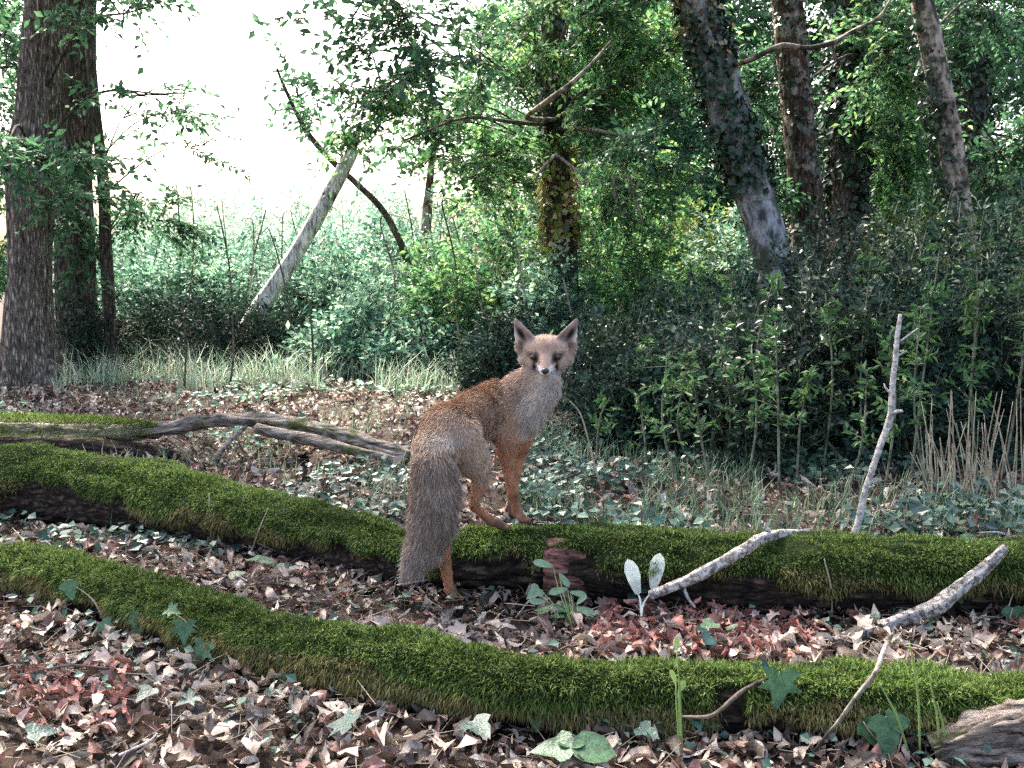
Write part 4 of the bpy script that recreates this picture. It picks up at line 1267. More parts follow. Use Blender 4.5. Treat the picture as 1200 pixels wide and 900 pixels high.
# dry stalks at the right
cx_, cy_ = at(1150, 4.15)
r0 = root('dry_stalk_clump', (cx_, cy_, float(gh(cx_, cy_))), 'clump of dry straw-coloured stalks beside the dark thicket', 'plant')
rg = np.random.default_rng(31)
for q in range(70):
    px = rg.uniform(1095, 1215)
    d = rg.uniform(3.95, 4.5)
    x, y = at(px, d)
    b = np.array([x, y, float(gh(x, y)) - .01])
    h = rg.uniform(.15, .48)
    t = b + np.array([rg.normal(-.02, .05), rg.normal(0, .05), h])
    V, F = tube([b, (b + t) / 2 + rg.normal(0, .008, 3), t], [.0028, .0026, .0012], 8, 5)
    mesh('stalk', V, F, M['stalk'], r0)

# loose twigs on the ground
for q in range(46):
    d = rg.uniform(1.95, 4.6)
    x = rg.uniform(-600, 600) / FPX * d
    a = rg.uniform(0, 6.28)
    l = rg.uniform(.06, .22)
    p0 = np.array([x, d, float(gh(x, d)) + .035])
    dv = np.array([math.cos(a), math.sin(a) * .8, rg.uniform(-.02, .22)])
    m1 = p0 + dv * l * .5 + rg.normal(0, .012, 3)
    stick('fallen_twig', 'small dry twig lying on the leaf litter', 'twig', [p0, m1, p0 + dv * l], [.0028, .0026, .0012], M['white'] if q % 3 == 0 else M['stalk'] if q % 3 == 1 else M['twig'], 14, 6, .0008, (), 'dry twigs on the leaf litter', q)
# bent straws hanging from the logs
for q, pts in enumerate(([(248, 640), (246, 610), (245, 578)], [(293, 652), (302, 625), (314, 596)], [(112, 612), (126, 585), (146, 553)], [(250, 640), (275, 628), (288, 600)], [(8, 585), (8, 560), (7, 538)], [(978, 690), (968, 662), (963, 640)], [(975, 720), (974, 690), (966, 655)], [(1000, 715), (992, 695), (990, 665)])):
    d = float(G(*pts[0])[1]) - .02
    stick('dry_straw', 'thin dry straw standing against the left part of the mossy trunk' if q < 5 else 'thin pale shoot standing before the dark hollow under the mossy trunk', 'straw', [P(a, b, d - .02 * k_) for k_, (a, b) in enumerate(pts)], [.0025, .0025, .0012], M['stalk'], 16, 5, .0005, (), 'straws against the trunk' if q < 5 else 'pale shoots before the trunk hollow')

# ------------------------------------------------------------------ ivy sprigs and seedlings near the camera
def poly_leaf(kind):
    if kind == 'ivy':
        o = [(0, 0), (.22, -.08), (.42, .02), (.52, .22), (.30, .38), (.26, .62), (.0, 1.0), (-.26, .62), (-.30, .38), (-.52, .22), (-.42, .02), (-.22, -.08)]
    elif kind == 'star':
        o = [(0, .05), (.18, -.12), (.55, -.05), (.32, .2), (.62, .42), (.24, .45), (0, 1.0), (-.24, .45), (-.62, .42), (-.32, .2), (-.55, -.05), (-.18, -.12)]
    elif kind == 'round':
        o = [(0, 0), (.25, .05), (.44, .25), (.47, .5), (.36, .78), (.0, 1.0), (-.36, .78), (-.47, .5), (-.44, .25), (-.25, .05)]
    else:
        o = [(0, 0), (.08, .05), (.14, .25), (.19, .5), (.2, .72), (.13, .9), (0, 1.0), (-.13, .9), (-.2, .72), (-.19, .5), (-.14, .25), (-.08, .05)]
    o = np.array(o)
    n = len(o)
    mid = np.array([[0, .35], [0, .65]])
    pts = np.vstack([o, mid])
    z = -0.10 * (pts[:, 1] ** 2) + 0.28 * np.abs(pts[:, 0]) - 0.18 * pts[:, 0] ** 2 + 0.02 * np.sin(pts[:, 0] * 17 + pts[:, 1] * 9)
    V = np.c_[pts, z]
    F = []
    for k in range(n):
        a, b = k, (k + 1) % n
        ym = (o[a, 1] + o[b, 1]) / 2
        c = n if ym < .5 else n + 1
        F.append([a, b, c, c])
    half = n // 2
    F.append([n, n + 1, half - 0, half - 0]) if False else None
    # bridge the two mid points
    def find(side):
        ks = [k for k in range(n) if (o[k, 0] > 0) == side and ((o[k, 1] + o[(k + 1) % n, 1]) / 2 < .5) != ((o[k - 1, 1] + o[k, 1]) / 2 < .5)]
        return ks
    for side in (True, False):
        for k in find(side):
            F.append([n, k, n + 1, n + 1] if side else [n, n + 1, k, k])
    return V, np.array(F)


PL = {k: poly_leaf(k) for k in ('ivy', 'star', 'round', 'lance')}


def place_leaf(name, kind, base, ax, up, L, m, parent, wx=1.0):
    V, F = PL[kind]
    ax = nrm(np.array(ax, float))
    s = nrm(np.cross(ax, up))
    u = np.cross(s, ax)
    W = base + (V[:, :1] * s * wx + V[:, 1:2] * ax + V[:, 2:3] * u) * L
    return mesh(name, W, F, m, parent)


rg = np.random.default_rng(55)


def sprig_plant(name, label, cat, foot, leaves, m, stem_m=None, kind='ivy', stem_r=.0018, group=None):
    foot = np.array(foot, float)
    r0 = root(name, tuple(float(q) for q in foot), label, cat, group)
    for (b, ax, up, L, *mm) in leaves:
        b = np.array(b, float)
        mid = (foot + b) / 2 + np.array([0, 0, .01]) + rg.normal(0, .006, 3)
        V, F = tube([foot, mid, b], [stem_r, stem_r, stem_r * .7], 10, 5)
        stem = mesh('stem', V, F, stem_m or M['stalk'], r0)
        place_leaf('leaf', mm[0] if mm else kind, b, ax, up, L, m if len(mm) < 2 else mm[1], stem)
    return r0


CAMUP = np.array([0, -.75, .65])


def hang(px, py, d, L, tilt=0.0, kind='ivy', mm=None):
    """leaf whose middle sits near the pixel, hanging down and facing up towards the light and viewer"""
    t = rad(tilt)
    ax = np.array([math.sin(t), -.35, -math.cos(t)])
    ax = nrm(ax)
    b = P(px, py, d) - ax * L * .45
    return (b, ax, CAMUP + rg.normal(0, .22, 3), L, kind) + ((mm,) if mm else ())


def flatl(px, py, d, L, ang, kind='ivy', mm=None, rise=.0):
    a = rad(ang)
    ax = nrm(np.array([math.cos(a), math.sin(a), rise]))
    b = P(px, py, d) - ax * L * .45
    return (b, ax, np.array([0, -.35, .9]) + rg.normal(0, .2, 3), L, kind) + ((mm,) if mm else ())


sprig_plant('ivy_sprig', 'ivy trail with two pale leaves under the front log near its left end', 'ivy', G(128, 742),
            [hang(82, 692, 2.66, .05, 20), hang(126, 736, 2.62, .05, 60), hang(163, 733, 2.6, .062, -10, 'star')], M['ivyleaf'])
sprig_plant('ivy_sprig', 'ivy shoot with star-shaped leaves hanging over the front log', 'ivy', G(252, 775),
            [hang(204, 716, 2.52, .04, 80, 'star'), hang(216, 742, 2.48, .06, 0, 'star'), hang(236, 768, 2.44, .065, -20, 'star'), hang(222, 785, 2.42, .055, -40)], M['ivyleaf'])
sprig_plant('ivy_sprig', 'two dull green ivy leaves at the foot of the front log bend', 'ivy', G(345, 815),
            [hang(337, 783, 2.36, .062, 0), hang(328, 810, 2.33, .06, 10)], M['ivyleaf'])
sprig_plant('ivy_sprig', 'single heart-shaped ivy leaf against the middle of the front log', 'ivy', G(640, 858),
            [hang(629, 838, 2.10, .068, -5, 'ivy')], M['ivyleaf'])
sprig_plant('ivy_sprig', 'small oval leaf on a short stem before the front log', 'ivy', G(452, 860),
            [flatl(483, 833, 2.25, .045, 10, 'round'), flatl(448, 848, 2.22, .03, 160, 'round')], M['sprout'])
sprig_plant('ivy_sprig', 'large green star-shaped ivy leaf hanging over the front log under red leaves', 'ivy', G(905, 840),
            [hang(912, 810, 2.05, .085, -8, 'star'), hang(890, 796, 2.12, .06, -70, 'star', M['ivyblue'])], M['ivyleaf'])
sprig_plant('ivy_sprig', 'green rounded leaves on the front log beside the rotten log end', 'ivy', G(1050, 890),
            [hang(1040, 862, 1.98, .08, 0), flatl(1035, 826, 2.04, .05, 150, 'lance'), flatl(1055, 845, 2.0, .055, 20), hang(1020, 860, 2.0, .06, 30)], M['ivyleaf'])
sprig_plant('ivy_sprig', 'ivy leaves on the right end of the mossy trunk', 'ivy', G(1180, 735),
            [flatl(1168, 700, 2.85, .075, 170, 'ivy'), hang(1188, 726, 2.75, .07, 0), flatl(1195, 690, 2.8, .05, 30)], M['ivyleaf'])
for q, (px, py, L) in enumerate(((46, 888, .06), (425, 876, .075), (565, 872, .07), (820, 870, .075), (190, 832, .05), (240, 842, .05), (760, 880, .05), (1085, 890, .04))):
    g = G(px, py)
    sprig_plant('ivy_seedling', 'bluish star-shaped ivy leaf lying in the litter before the front log', 'ivy', g + np.array([.01, .02, -.01]),
                [((g + np.array([-.02, 0, .05])), (rg.normal(0, 1), rg.normal(0, 1), -.1), np.array([0, -.35, .9]), L, 'star' if q % 2 else 'ivy')], M['ivyblue'], None, 'ivy', .0015, 'bluish ivy leaves in the litter')
for q in range(18):
    d = rg.uniform(2.45, 3.9)
    px = rg.uniform(10, 1190)
    x, y = at(px, d)
    g = np.array([x, y, float(gh(x, y))])
    sprig_plant('ivy_seedling', 'small green ivy seedling in the leaf litter between the logs', 'ivy', g,
                [(g + np.array([rg.normal(0, .02), rg.normal(0, .02), rg.uniform(.04, .08)]), (rg.normal(0, 1), rg.normal(0, 1), -.1), np.array([0, -.3, .9]) + rg.normal(0, .2, 3), rg.uniform(.035, .06), 'ivy' if q % 3 else 'round') for _ in range(3)],
                M['ivyleaf'] if q % 2 else M['ivyblue'], None, 'ivy', .0014, 'ivy seedlings between the logs')
# big leaf at the bottom edge
g = G(670, 905)
sprig_plant('broad_leaf_plant', 'broad flat green leaf pair at the bottom edge before the front log', 'plant', g + [0, .02, -.01],
            [(g + [0, .03, .035], (-.9, .1, -.08), np.array([0, -.3, .95]), .085, 'ivy'), (g + [.0, .03, .035], (.95, -.05, -.05), np.array([0, -.3, .95]), .09, 'round'), (g + [0, .03, .035], (.1, .9, .05), np.array([0, -.3, .95]), .055, 'ivy')], M['ivyleaf'])
# two pale paddle leaves
g = G(752, 727)
sprig_plant('pale_seedling', 'seedling with two pale upright paddle leaves before the mossy trunk', 'plant', g,
            [(P(748, 697, 2.86), (-.28, .0, 1), np.array([.25, -1, .1]), .106, 'lance', M['palelf']), (P(765, 692, 2.87), (.16, .02, 1), np.array([-.35, -1, .1]), .108, 'lance', M['palelf'])], M['palelf'], M['palelf'], 'lance', .003)
# leafy herb right of the hind foot
g = G(672, 738)
sprig_plant('leafy_herb', 'pale green herb with pointed leaves before the bare red wood patch', 'plant', g,
            [(P(648, 664, 2.9), (-1, -.2, .35), CAMUP, 0.060, 'lance'), (P(655, 672, 2.9), (.55, -.3, -.6), CAMUP, 0.048, 'lance'), (P(632, 690, 2.88), (-.5, -.3, -.3), CAMUP, 0.048, 'ivy'), (P(665, 690, 2.88), (-1, -.3, -.1), CAMUP, 0.056, 'lance'), (P(668, 694, 2.88), (1, -.2, -.1), CAMUP, 0.048, 'lance'),
             (P(672, 712, 2.82), (-.9, -.4, -.2), CAMUP, 0.060, 'lance'), (P(675, 712, 2.82), (.9, -.4, -.2), CAMUP, 0.060, 'lance'), (P(676, 708, 2.82), (.4, .3, .3), CAMUP, 0.040, 'lance'), (P(640, 705, 2.85), (-.8, -.3, .1), CAMUP, 0.048, 'lance')], M['sprout'], M['blade'], 'lance', .0014)
g = G(800, 900)
r0 = sprig_plant('thin_weed', 'thin upright weed stem with narrow leaves before the front log', 'plant', g, [(P(792, 800, 2.0), (-.4, -.1, 1), CAMUP, .03, 'lance', M['blade']), (P(795, 812, 2.0), (.45, -.1, 1), CAMUP, .03, 'lance', M['blade']), (P(793, 762, 2.0), (0, 0, 1), CAMUP, .028, 'lance', M['blade'])], M['blade'], M['blade'], 'lance', .002)
for q, (a, b, c, e, lab) in enumerate(((1078, 880, 1066, 752, 'tall yellow-green grass blade rising over the front log'), (1100, 890, 1090, 800, 'pale grass blades before the front log beside the rotten end'), (1108, 895, 1098, 822, 'pale grass blades before the front log beside the rotten end'), (1064, 880, 1030, 800, 'pale grass blades before the front log beside the rotten end'))):
    stick('grass_blade', lab, 'grass', [P(a, b, 1.98), P((a + c) / 2 + 4, (b + e) / 2, 1.98), P(c, e, 1.98)], [.0025, .0025, .001], M['blade'], 14, 5, .0003, (), None if q == 0 else 'grass blades by the rotten end')

# ------------------------------------------------------------------ fox
def build_fox():
    rg = np.random.default_rng(2024)
    C = dict(back=(.42, .245, .145), flank=(.50, .345, .23), rump=(.50, .35, .24), cream=(.64, .52, .40), thigh=(.50, .36, .25), leg=(.46, .215, .11),
             foot=(.22, .11, .065), tail=(.235, .170, .125), tip=(.46, .38, .30), chest=(.50, .42, .34), throat=(.40, .335, .275), neck=(.42, .27, .18), head=(.48, .315, .22), ear=(.36, .27, .225))
    B = []      # a, b, ra, rb, colour, fur length, smooth group

    def bone(a, b, ra, rb, col, fur):
        B.append((np.array(a, float), np.array(b, float), ra, rb, np.array(C[col] if isinstance(col, str) else col), fur))
    # trunk (ordered head to tail so the fur flows back)
    bone(P(579, 466, 3.24), P(556, 482, 3.13), .049, .056, 'back', .022)
    bone(P(597, 480, 3.26), P(560, 489, 3.14), .066, .064, 'flank', .022)
    bone(P(560, 487, 3.14), P(524, 503, 3.0), .065, .067, 'back', .024)
    bone(P(524, 505, 3.0), P(513, 527, 2.95), .067, .058, 'rump', .022)
    bone(P(602, 492, 3.24), P(590, 506, 3.2), .052, .04, 'flank', .016)
    # neck, ruff
    bone(P(634, 436, 3.22), P(600, 466, 3.25), .047, .058, 'neck', .022)
    bone(P(642, 446, 3.19), P(622, 484, 3.2), .042, .046, 'throat', .022)
    bone(P(640, 462, 3.17), P(612, 502, 3.2), .034, .036, 'chest', .02)
    # right hind leg (on the trunk)
    bone(P(540, 512, 2.99), P(556, 540, 3.03), .058, .046, 'thigh', .018)
    bone(P(548, 540, 3.02), P(564, 556, 3.05), .040, .026, 'thigh', .014)
    bone(P(564, 556, 3.05), P(556, 592, 3.03), .025, .0135, 'leg', .011)
    bone(P(556, 593, 3.03), P(574, 610, 3.06), .0130, .0125, 'leg', .009)
    bone(P(574, 610, 3.06), P(589, 616, 3.075), .015, .0125, (.10, .06, .04), .004)
    # left hind leg (on the ground)
    bone(P(506, 530, 2.96), P(516, 590, 2.99), .052, .034, 'thigh', .016)
    bone(P(516, 590, 2.99), P(519, 648, 2.965), .03, .018, 'leg', .011)
    bone(P(519, 648, 2.965), P(527, 690, 2.965), .0165, .0130, 'leg', .009)
    bone(P(527, 691, 2.965), P(534, 700, 2.945), .0165, .014, 'foot', .004)
    # right foreleg
    bone(P(598, 494, 3.2), P(594, 528, 3.17), .044, .031, 'leg', .012)
    bone(P(594, 528, 3.17), P(601, 578, 3.155), .026, .0145, 'leg', .010)
    bone(P(601, 578, 3.155), P(606, 600, 3.145), .016, .0145, (.34, .15, .07), .004)
    bone(P(606, 601, 3.145), P(612, 607, 3.12), .0165, .0135, 'foot', .003)
    # left foreleg
    bone(P(618, 496, 3.28), P(608, 530, 3.27), .038, .026, 'leg', .010)
    bone(P(608, 530, 3.27), P(600, 580, 3.22), .024, .015, 'leg', .005)
    bone(P(600, 580, 3.22), P(601, 602, 3.19), .0155, .0155, (.07, .045, .035), .004)
    # toes
    for (c_, dv) in ((P(612, 607, 3.12), (.02, -.02, -.006)), (P(589, 616, 3.075), (.022, -.008, -.006)), (P(534, 700, 2.945), (.014, -.018, -.004))):
        dv = np.array(dv)
        sv_ = nrm(np.cross(dv, [0, 0, 1.0]))
        for o_ in (-.009, -.003, .003, .009):
            bone(c_ + sv_ * o_ - np.array([0, 0, .003]), c_ + sv_ * o_ * 1.5 + dv * .75, .0065, .0055, 'foot', .002)
    # brush
    tp = [P(512, 522, 2.93), P(509, 548, 2.90), P(510, 580, 2.895), P(507, 612, 2.895), P(497, 642, 2.90), P(485, 662, 2.905), P(477, 673, 2.91)]
    tr = [.034, .050, .058, .056, .046, .027, .009]
    for k in range(6):
        bone(tp[k], tp[k + 1], tr[k], tr[k + 1], 'tail' if k < 4 else ((.29, .235, .195) if k == 4 else 'tip'), .034)
    # head frame
    H = P(639.5, 413, 3.2)
    f = nrm(np.array([-.045, -1.0, -.16]))
    rt = nrm(np.cross(np.array([0, 0, 1.0]), -f))
    rt = -rt if rt[0] < 0 else rt
    upv = np.cross(f, -rt)
    upv = upv if upv[2] > 0 else -upv

    def L(x, y, z):
        return H + rt * x + upv * y + f * z
    bone(L(0, .0, .012), L(0, -.004, -.03), .047, .050, 'head', .009)
    bone(L(-.028, .006, -.006), L(.028, .006, -.006), .040, .040, 'head', .009)
    bone(L(0, -.030, .098), L(0, -.004, .028), .0155, .036, 'head', .005)
    bone(L(0, -.046, .082), L(0, -.042, .01), .0115, .03, (.50, .43, .36), .009)
    for s in (-1, 1):
        bone(L(.026 * s, -.012, .015), L(.062 * s, -.024, -.010), .034, .021, (.46, .36, .29), .018)
        bone(L(.030 * s, -.030, .015), L(.044 * s, -.05, -.01), .026, .018, (.44, .37, .31), .018)
    nbody = len(B)
    # ears: flattened cones
    ears = []
    for s in (-1, 1):
        a = L(.053 * s, .022, -.012)
        b = L(.091 * s, .096, -.010)
        av = nrm(b - a)
        wv = nrm(f * 1.0 + rt * s * .28 - av * np.dot(f, av))
        wv = nrm(wv - av * np.dot(wv, av))
        ears.append((a, b, av, wv))

    lo = np.min([np.minimum(b[0], b[1]) - max(b[2], b[3]) for b in B], axis=0) - .03
    hi = np.max([np.maximum(b[0], b[1]) + max(b[2], b[3]) for b in B], axis=0) + .03
    hi[2] += .06
    h = .0042
    N = np.ceil((hi - lo) / h).astype(int) + 1
    ax = [lo[k] + np.arange(N[k]) * h for k in range(3)]
    D = np.full(N, 1.0, np.float32)

    def capd(p, a, b, ra, rb):
        ab = b - a
        t = np.clip(((p - a) @ ab) / (ab @ ab), 0, 1)
        return np.linalg.norm(p - (a + t[..., None] * ab), axis=-1) - (ra + (rb - ra) * t)

    def smin(x, y, k):
        q = np.clip(.5 + .5 * (y - x) / k, 0, 1)
        return y * (1 - q) + x * q - k * q * (1 - q)

    def region(mn, mx):
        i0 = np.maximum(((mn - lo) / h).astype(int) - 1, 0)
        i1 = np.minimum(((mx - lo) / h).astype(int) + 2, N)
        g = np.stack(np.meshgrid(ax[0][i0[0]:i1[0]], ax[1][i0[1]:i1[1]], ax[2][i0[2]:i1[2]], indexing='ij'), -1)
        return tuple(slice(i0[k], i1[k]) for k in range(3)), g

    for (a, b, ra, rb, _, _) in B:
        m = max(ra, rb) + .045
        sl, g = region(np.minimum(a, b) - m, np.maximum(a, b) + m)
        k = .022 if min(ra, rb) > .03 else .009
        D[sl] = smin(D[sl], capd(g, a, b, ra, rb), k)

    def ear_d(g, a, b, av, wv, shift, sc_, th):
        q = g - (a + wv * shift)
        wq = (q @ wv)[..., None]
        q2 = q + wv * wq * (th - 1)
        return capd(q2, np.zeros(3), (b - a) * sc_, .041 * sc_, .010)
    for (a, b, av, wv) in ears:
        sl, g = region(np.minimum(a, b) - .05, np.maximum(a, b) + .05)
        # the shell curves round: bend with the width
        sv = np.cross(av, wv)
        u = ((g - a) @ sv)
        g2 = g - wv * (u ** 2 * 9.0)[..., None]
        outer = ear_d(g2, a, b, av, wv, 0, 1.0, 2.6) / 1.6
        inner = ear_d(g2, a, b, av, wv, .0135, .86, 1.7) / 1.4
        e = np.maximum(outer, -inner)
        D[sl] = smin(D[sl], e, .006)

    # surface nets
    ins = D < 0
    c = np.zeros(np.array(N) - 1, int)
    for dx in (0, 1):
        for dy in (0, 1):
            for dz in (0, 1):
                c += ins[dx:N[0] - 1 + dx, dy:N[1] - 1 + dy, dz:N[2] - 1 + dz]
    cell = (c > 0) & (c < 8)
    idx = np.full(cell.shape, -1)
    ci = np.argwhere(cell)
    idx[cell] = np.arange(len(ci))
    acc = np.zeros((len(ci), 3))
    cnt = np.zeros(len(ci))
    cor = [(x, y, z) for x in (0, 1) for y in (0, 1) for z in (0, 1)]
    for p in cor:
        for k in range(3):
            if p[k] == 0:
                q = list(p)
                q[k] = 1
                va = D[ci[:, 0] + p[0], ci[:, 1] + p[1], ci[:, 2] + p[2]]
                vb = D[ci[:, 0] + q[0], ci[:, 1] + q[1], ci[:, 2] + q[2]]
                cr = (va < 0) != (vb < 0)
                t = np.where(cr, va / np.where(cr, va - vb, 1), 0)
                pt = np.array(p, float)[None].repeat(len(ci), 0)
                pt[:, k] += t
                acc[cr] += pt[cr]
                cnt[cr] += 1
    V = lo + (ci + acc / cnt[:, None]) * h
    F = []
    for k in range(3):
        sh = [slice(1, N[0] - 1), slice(1, N[1] - 1), slice(1, N[2] - 1)]
        a_ = [slice(1, N[q] - 1) for q in range(3)]
        b_ = list(a_)
        a_[k] = slice(0, N[k] - 1)
        b_[k] = slice(1, N[k])
        A_, B_ = ins[tuple(a_)], ins[tuple(b_)]
        e = np.argwhere(A_ != B_)
        off_ = np.array([1, 1, 1])
        off_[k] = 0
        e2 = e + off_
        u, v = [(1, 2), (2, 0), (0, 1)][k]
        du = np.zeros(3, int)
        dv = np.zeros(3, int)
        du[u] = 1
        dv[v] = 1
        q0 = idx[tuple((e2 - du - dv).T)]
        q1 = idx[tuple((e2 - dv).T)]
        q2 = idx[tuple(e2.T)]
        q3 = idx[tuple((e2 - du).T)]
        fl = A_[tuple(e.T)]
        quad = np.stack([q0, q1, q2, q3], 1)
        quad[~fl] = quad[~fl][:, ::-1]
        F.append(quad)
    F = np.vstack(F)
    # light smoothing
    for _ in range(3):
        sm = np.zeros_like(V)
        n_ = np.zeros(len(V))
        for k in range(4):
            np.add.at(sm, F[:, k], V[F[:, (k + 1) % 4]] + V[F[:, k - 1]])
            np.add.at(n_, F[:, k], 2)
        V = V * .5 + .5 * sm / n_[:, None]
    fn = np.cross(V[F[:, 2]] - V[F[:, 0]], V[F[:, 3]] - V[F[:, 1]])
    VN = np.zeros_like(V)
    for k in range(4):
        np.add.at(VN, F[:, k], fn)
    VN = nrm(VN)

    def shade(p):
        """coat colour, fur length and lie of the hair at points p"""
        ds = np.stack([capd(p, b[0], b[1], b[2], b[3]) for b in B], 1)
        wgt = np.exp(-(ds - ds.min(1, keepdims=True)) / .009)
        wgt /= wgt.sum(1, keepdims=True)
        col = wgt @ np.stack([b[4] for b in B])
        fur = wgt @ np.array([b[5] for b in B])
        tan = wgt @ np.stack([nrm(b[1] - b[0]) for b in B])
        near = ds.argmin(1)
        q = p - H
        hx, hy, hz = q @ rt, q @ upv, q @ f
        head = (ds[:, nbody - 8:].min(1) < .03) & (hz > -.035) & (hy > -.075)
        ear = np.zeros(len(p), bool)
        eu = np.zeros(len(p))
        ev = np.zeros(len(p))
        ew = np.zeros(len(p))
        for s, (a, b, av, wv) in zip((-1, 1), ears):
            t = ((p - a) @ av) / np.linalg.norm(b - a)
            sv = np.cross(av, wv)
            u = (p - a) @ sv
            wq = (p - a) @ wv - u ** 2 * 9
            m = (t > .12) & (t < 1.3) & (np.abs(u) < .04) & (np.abs(wq) < .035) & (hx * s > .035) & (hy > .03)
            ear |= m
            outd = u * np.sign(np.dot(sv, rt) * s)
            eu = np.where(m, outd, eu)
            ev = np.where(m, t, ev)
            ew = np.where(m, wq, ew)

        def blend(mask, c, k=1.0):
            nonlocal col
            mk = np.clip(mask, 0, 1)[:, None] * k
            col = col * (1 - mk) + np.array(c) * mk
        hd = head.astype(float)
        axx = np.abs(hx)
        # pale lower face and muzzle sides
        blend(hd * np.clip((-.026 - hy + .12 * hz) / .014, 0, 1) * np.clip((hz - .03) / .03, 0, 1) * np.clip((hy + .068) / .015, 0, 1), (.66, .60, .54), .9)
        # bridge of the nose
        blend(hd * np.clip((.012 - axx) / .006, 0, 1) * np.clip((hz - .04) / .015, 0, 1) * (hy > -.03), (.40, .26, .20), .8)
        # bright patches either side of the nose pad
        blend(hd * np.clip(1.3 - np.hypot((axx - .0175) / .012, (hy + .034) / .016), 0, 1) * (hz > .04), (.88, .85, .80))
        # dark whisker marks
        blend(hd * np.clip(1.5 - np.hypot((axx - .0335) / .0065, (hy + .033) / .014), 0, 1) * (hz > .02), (.025, .02, .018), 1.0)
        # tear marks running from the eyes to the muzzle
        blend(hd * np.clip(1.6 - np.hypot((axx - .025 + .4 * (hy - .0)) / .006, (hy + .006) / .014), 0, 1) * (hz > .03), (.05, .025, .02), .9)
        blend(hd * np.clip(1.7 - np.hypot((axx - .0365) / .0150, (hy + .003 - .3 * (axx - .036)) / .0100), 0, 1) * (hz > .015), (.015, .008, .007), 1.0)
        blend(hd * np.clip(1.5 - np.hypot((axx - .028) / .006, (hy - .008) / .007), 0, 1) * (hz > .02), (.05, .025, .02), .85)
        # mouth line
        blend(hd * np.clip(1.4 - np.abs(hy + .048 - .05 * axx) / .0035, 0, 1) * (hz > .06) * (axx < .024), (.03, .025, .022), .85)
        # ears
        e = ear.astype(float)
        blend(e, (.37, .275, .235))
        front = e * (ew > -.004)
        blend(front * np.clip(1 - np.abs(eu + .002) / .017, 0, 1) * np.clip((1.0 - ev) / .3, 0, 1), (.42, .31, .28), .9)
        blend(front * np.clip(1.5 - np.hypot((eu - .004) / .008, (ev - .5) / .30), 0, 1), (.02, .016, .014), 1.0)
        blend(front * np.clip((eu - .012) / .008, 0, 1) * (ev < .85), (.78, .74, .68), .85)
        fur = np.where(head, np.minimum(fur, .006 + .12 * np.clip(axx - .045, 0, .1)), fur)
        fur = np.where(ear, .004, fur)
        fur = np.where(head & (np.hypot((axx - .0365) / .0125, (hy + .003) / .0095) < 1.35) & (hz > .02), .0008, fur)
        # cream patch over the tail root
        pr = P(520, 514, 2.93)
        blend(np.clip(1.4 - np.linalg.norm((p - pr) / np.array([.05, .07, .024]), axis=1), 0, 1), C['cream'], .95)
        pr = P(508, 532, 2.89)
        blend(np.clip(1.3 - np.linalg.norm((p - pr) / np.array([.03, .04, .012]), axis=1), 0, 1), (.10, .07, .055), .6)
        # white throat blaze spot and dark saddle mottling
        mt = vn(p * 26, 3) * .5 + vn(p * 70, 4) * .5
        lowleg = (fur < .0105) & ~head & ~ear
        col = col * (1 + np.where(lowleg, .5, .3) * mt)[:, None]
        # dark stocking smudges on the wrists and hocks
        for (c_, r_) in ((P(602, 583, 3.13), .02), (P(556, 594, 3.02), .018), (P(601, 600, 3.17), .02), (P(592, 612, 3.06), .02)):
            blend(np.clip(1.4 - np.linalg.norm(p - c_, axis=1) / r_, 0, 1) * np.clip(.7 + vn(p * 120, 8), 0, 1), (.05, .03, .022), .75)
        tl = near >= 24
        return np.clip(col, .004, 1), fur, tan, near

    colv, _, _, _ = shade(V)
    m, n, l, b = mat('fox_coat')
    at_ = n.new('ShaderNodeVertexColor')
    at_.layer_name = 'Col'
    l.new(at_.outputs[0], b.inputs['Base Color'])
    b.inputs['Roughness'].default_value = .75
    b.inputs['Specular IOR Level'].default_value = .2
    gl_ = G(527, 702)
    base = (float(gl_[0]), float(gl_[1]), 0.0)
    r0 = root('fox', base, 'red fox stepping onto the mossy trunk, looking back over its shoulder', 'fox')
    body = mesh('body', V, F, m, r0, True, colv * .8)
    # fur
    tri = np.vstack([F[:, [0, 1, 2]], F[:, [0, 2, 3]]])
    ar = np.linalg.norm(np.cross(V[tri[:, 1]] - V[tri[:, 0]], V[tri[:, 2]] - V[tri[:, 0]]), axis=1)
    nf = 210000
    k = rg.choice(len(tri), nf, p=ar / ar.sum())
    u = rg.uniform(0, 1, (nf, 2))
    fl = u.sum(1) > 1
    u[fl] = 1 - u[fl]
    t3_ = tri[k]
    pos = V[t3_[:, 0]] * (1 - u.sum(1))[:, None] + V[t3_[:, 1]] * u[:, :1] + V[t3_[:, 2]] * u[:, 1:]
    nr = nrm(VN[t3_[:, 0]] + VN[t3_[:, 1]] + VN[t3_[:, 2]])
    col, fur, tan, near = shade(pos)
    tan = nrm(tan - nr * (tan * nr).sum(1, keepdims=True))
    hd_ = near >= nbody - 8
    # facial hair lies outwards from the nose
    q = pos - L(0, -.03, .11)
    tq = nrm(q - nr * (q * nr).sum(1, keepdims=True))
    tan = np.where(hd_[:, None], tq, tan)
    clump = np.stack([vn(pos * 55, s) for s in (11, 12, 13)], 1)
    d = nrm(tan * .9 + nr * .34 + rg.normal(0, .24, pos.shape) + clump * .26 + np.array([0, 0, -.10]))
    Lh = (fur * rg.uniform(.55, 1.15, nf) * (1 + .25 * clump[:, 0]))[:, None]
    sd2 = nrm(np.cross(d, nr + rg.normal(0, .5, pos.shape)))
    wd = np.where(fur < .008, .0006, .0008)[:, None]
    root_ = pos - nr * .001
    mid = root_ + d * Lh * .55
    tip = root_ + d * Lh + nrm(tan - nr * .25) * Lh * .12
    VV = np.stack([root_ - sd2 * wd, root_ + sd2 * wd, mid + sd2 * wd * .8, mid - sd2 * wd * .8, tip], 1).reshape(-1, 3)
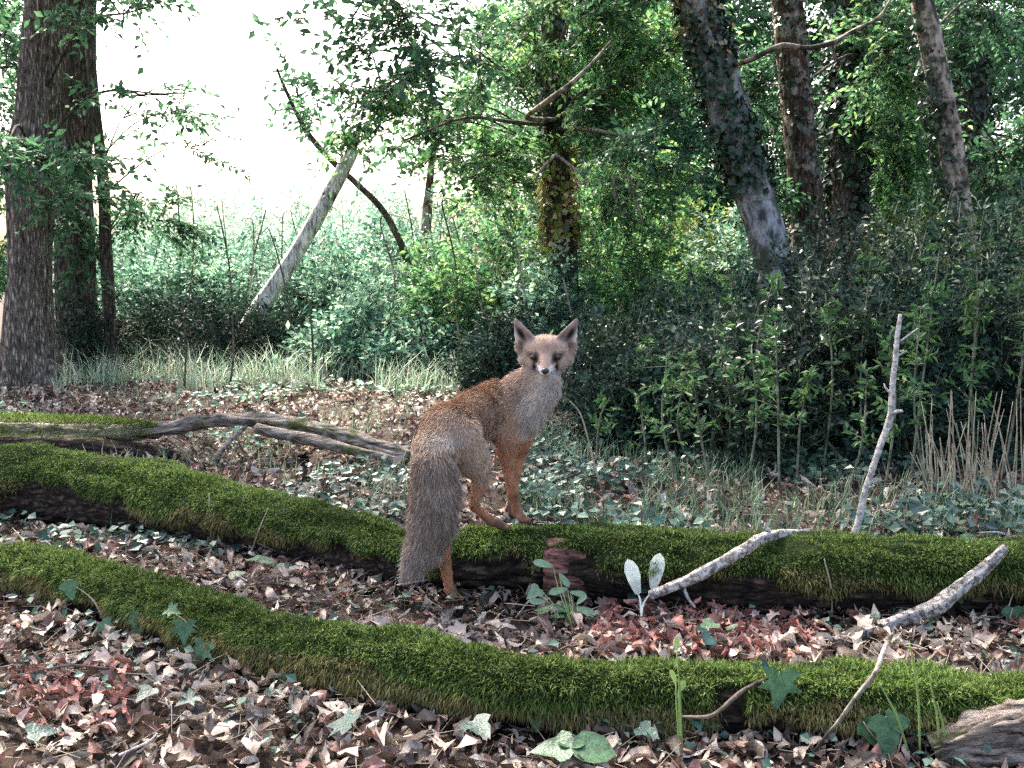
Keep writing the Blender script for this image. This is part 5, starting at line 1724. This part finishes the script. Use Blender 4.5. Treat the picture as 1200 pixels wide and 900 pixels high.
    kk = np.arange(nf)[:, None] * 5
    FF = np.vstack([np.concatenate([kk, kk + 1, kk + 2, kk + 3], 1), np.concatenate([kk + 3, kk + 2, kk + 4, kk + 4], 1)])
    var = rg.uniform(.72, 1.3, (nf, 1))
    griz = (rg.uniform(0, 1, (nf, 1)) < .16) & (fur[:, None] > .012)
    colh = np.where(griz, col * .35 + np.array([.40, .36, .31]) * .65, col * var)
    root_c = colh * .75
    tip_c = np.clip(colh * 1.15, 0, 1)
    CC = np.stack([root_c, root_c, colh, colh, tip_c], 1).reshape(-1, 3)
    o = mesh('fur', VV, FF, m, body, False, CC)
    o['kind'] = 'stuff'
    # eyes, nose, whiskers
    me_, n_, l_, b_ = mat('fox_eye')
    tcx = n_.new('ShaderNodeTexCoord')
    b_.inputs['Base Color'].default_value = (.028, .010, .005, 1)
    b_.inputs['Roughness'].default_value = .08
    mn_, n_, l_, b_ = mat('fox_nose')
    b_.inputs['Base Color'].default_value = (.012, .011, .012, 1)
    b_.inputs['Roughness'].default_value = .35
    th = np.linspace(0, 2 * np.pi, 20, endpoint=False)
    ph = np.linspace(0, np.pi, 12)

    def ball(c, rx, ry, rz, wob=None):
        Vb = []
        for p_ in ph:
            for t_ in th:
                x, y, z = math.sin(p_) * math.cos(t_), math.cos(p_), math.sin(p_) * math.sin(t_)
                if wob:
                    x *= wob(y)
                Vb.append(c + rt * x * rx + upv * y * ry + f * z * rz)
        Fb = []
        for a in range(11):
            for b2 in range(20):
                Fb.append([a * 20 + b2, a * 20 + (b2 + 1) % 20, (a + 1) * 20 + (b2 + 1) % 20, (a + 1) * 20 + b2])
        return np.array(Vb), np.array(Fb)
    for s in (-1, 1):
        mesh('eye', *ball(L(.0365 * s, -.003, .0448), .0112, .0090, .0112), me_, r0)
    mesh('nose', *ball(L(0, -.029, .113), .0125, .0095, .009, lambda y: .72 + .28 * (y > -.2)), mn_, r0)
    for s in (-1, 1):
        for q in range(5):
            a = L(.018 * s, -.036 - .003 * q, .088 - .004 * q)
            e_ = a + (rt * s * .055 + upv * (.012 - .010 * q) - f * .02)
            Vw, Fw = tube([a, (a + e_) / 2 + upv * .004, e_], [.0004, .0003, .0001], 8, 4)
            mesh('whisker', Vw, Fw, mn_, r0)
    return r0


build_fox()
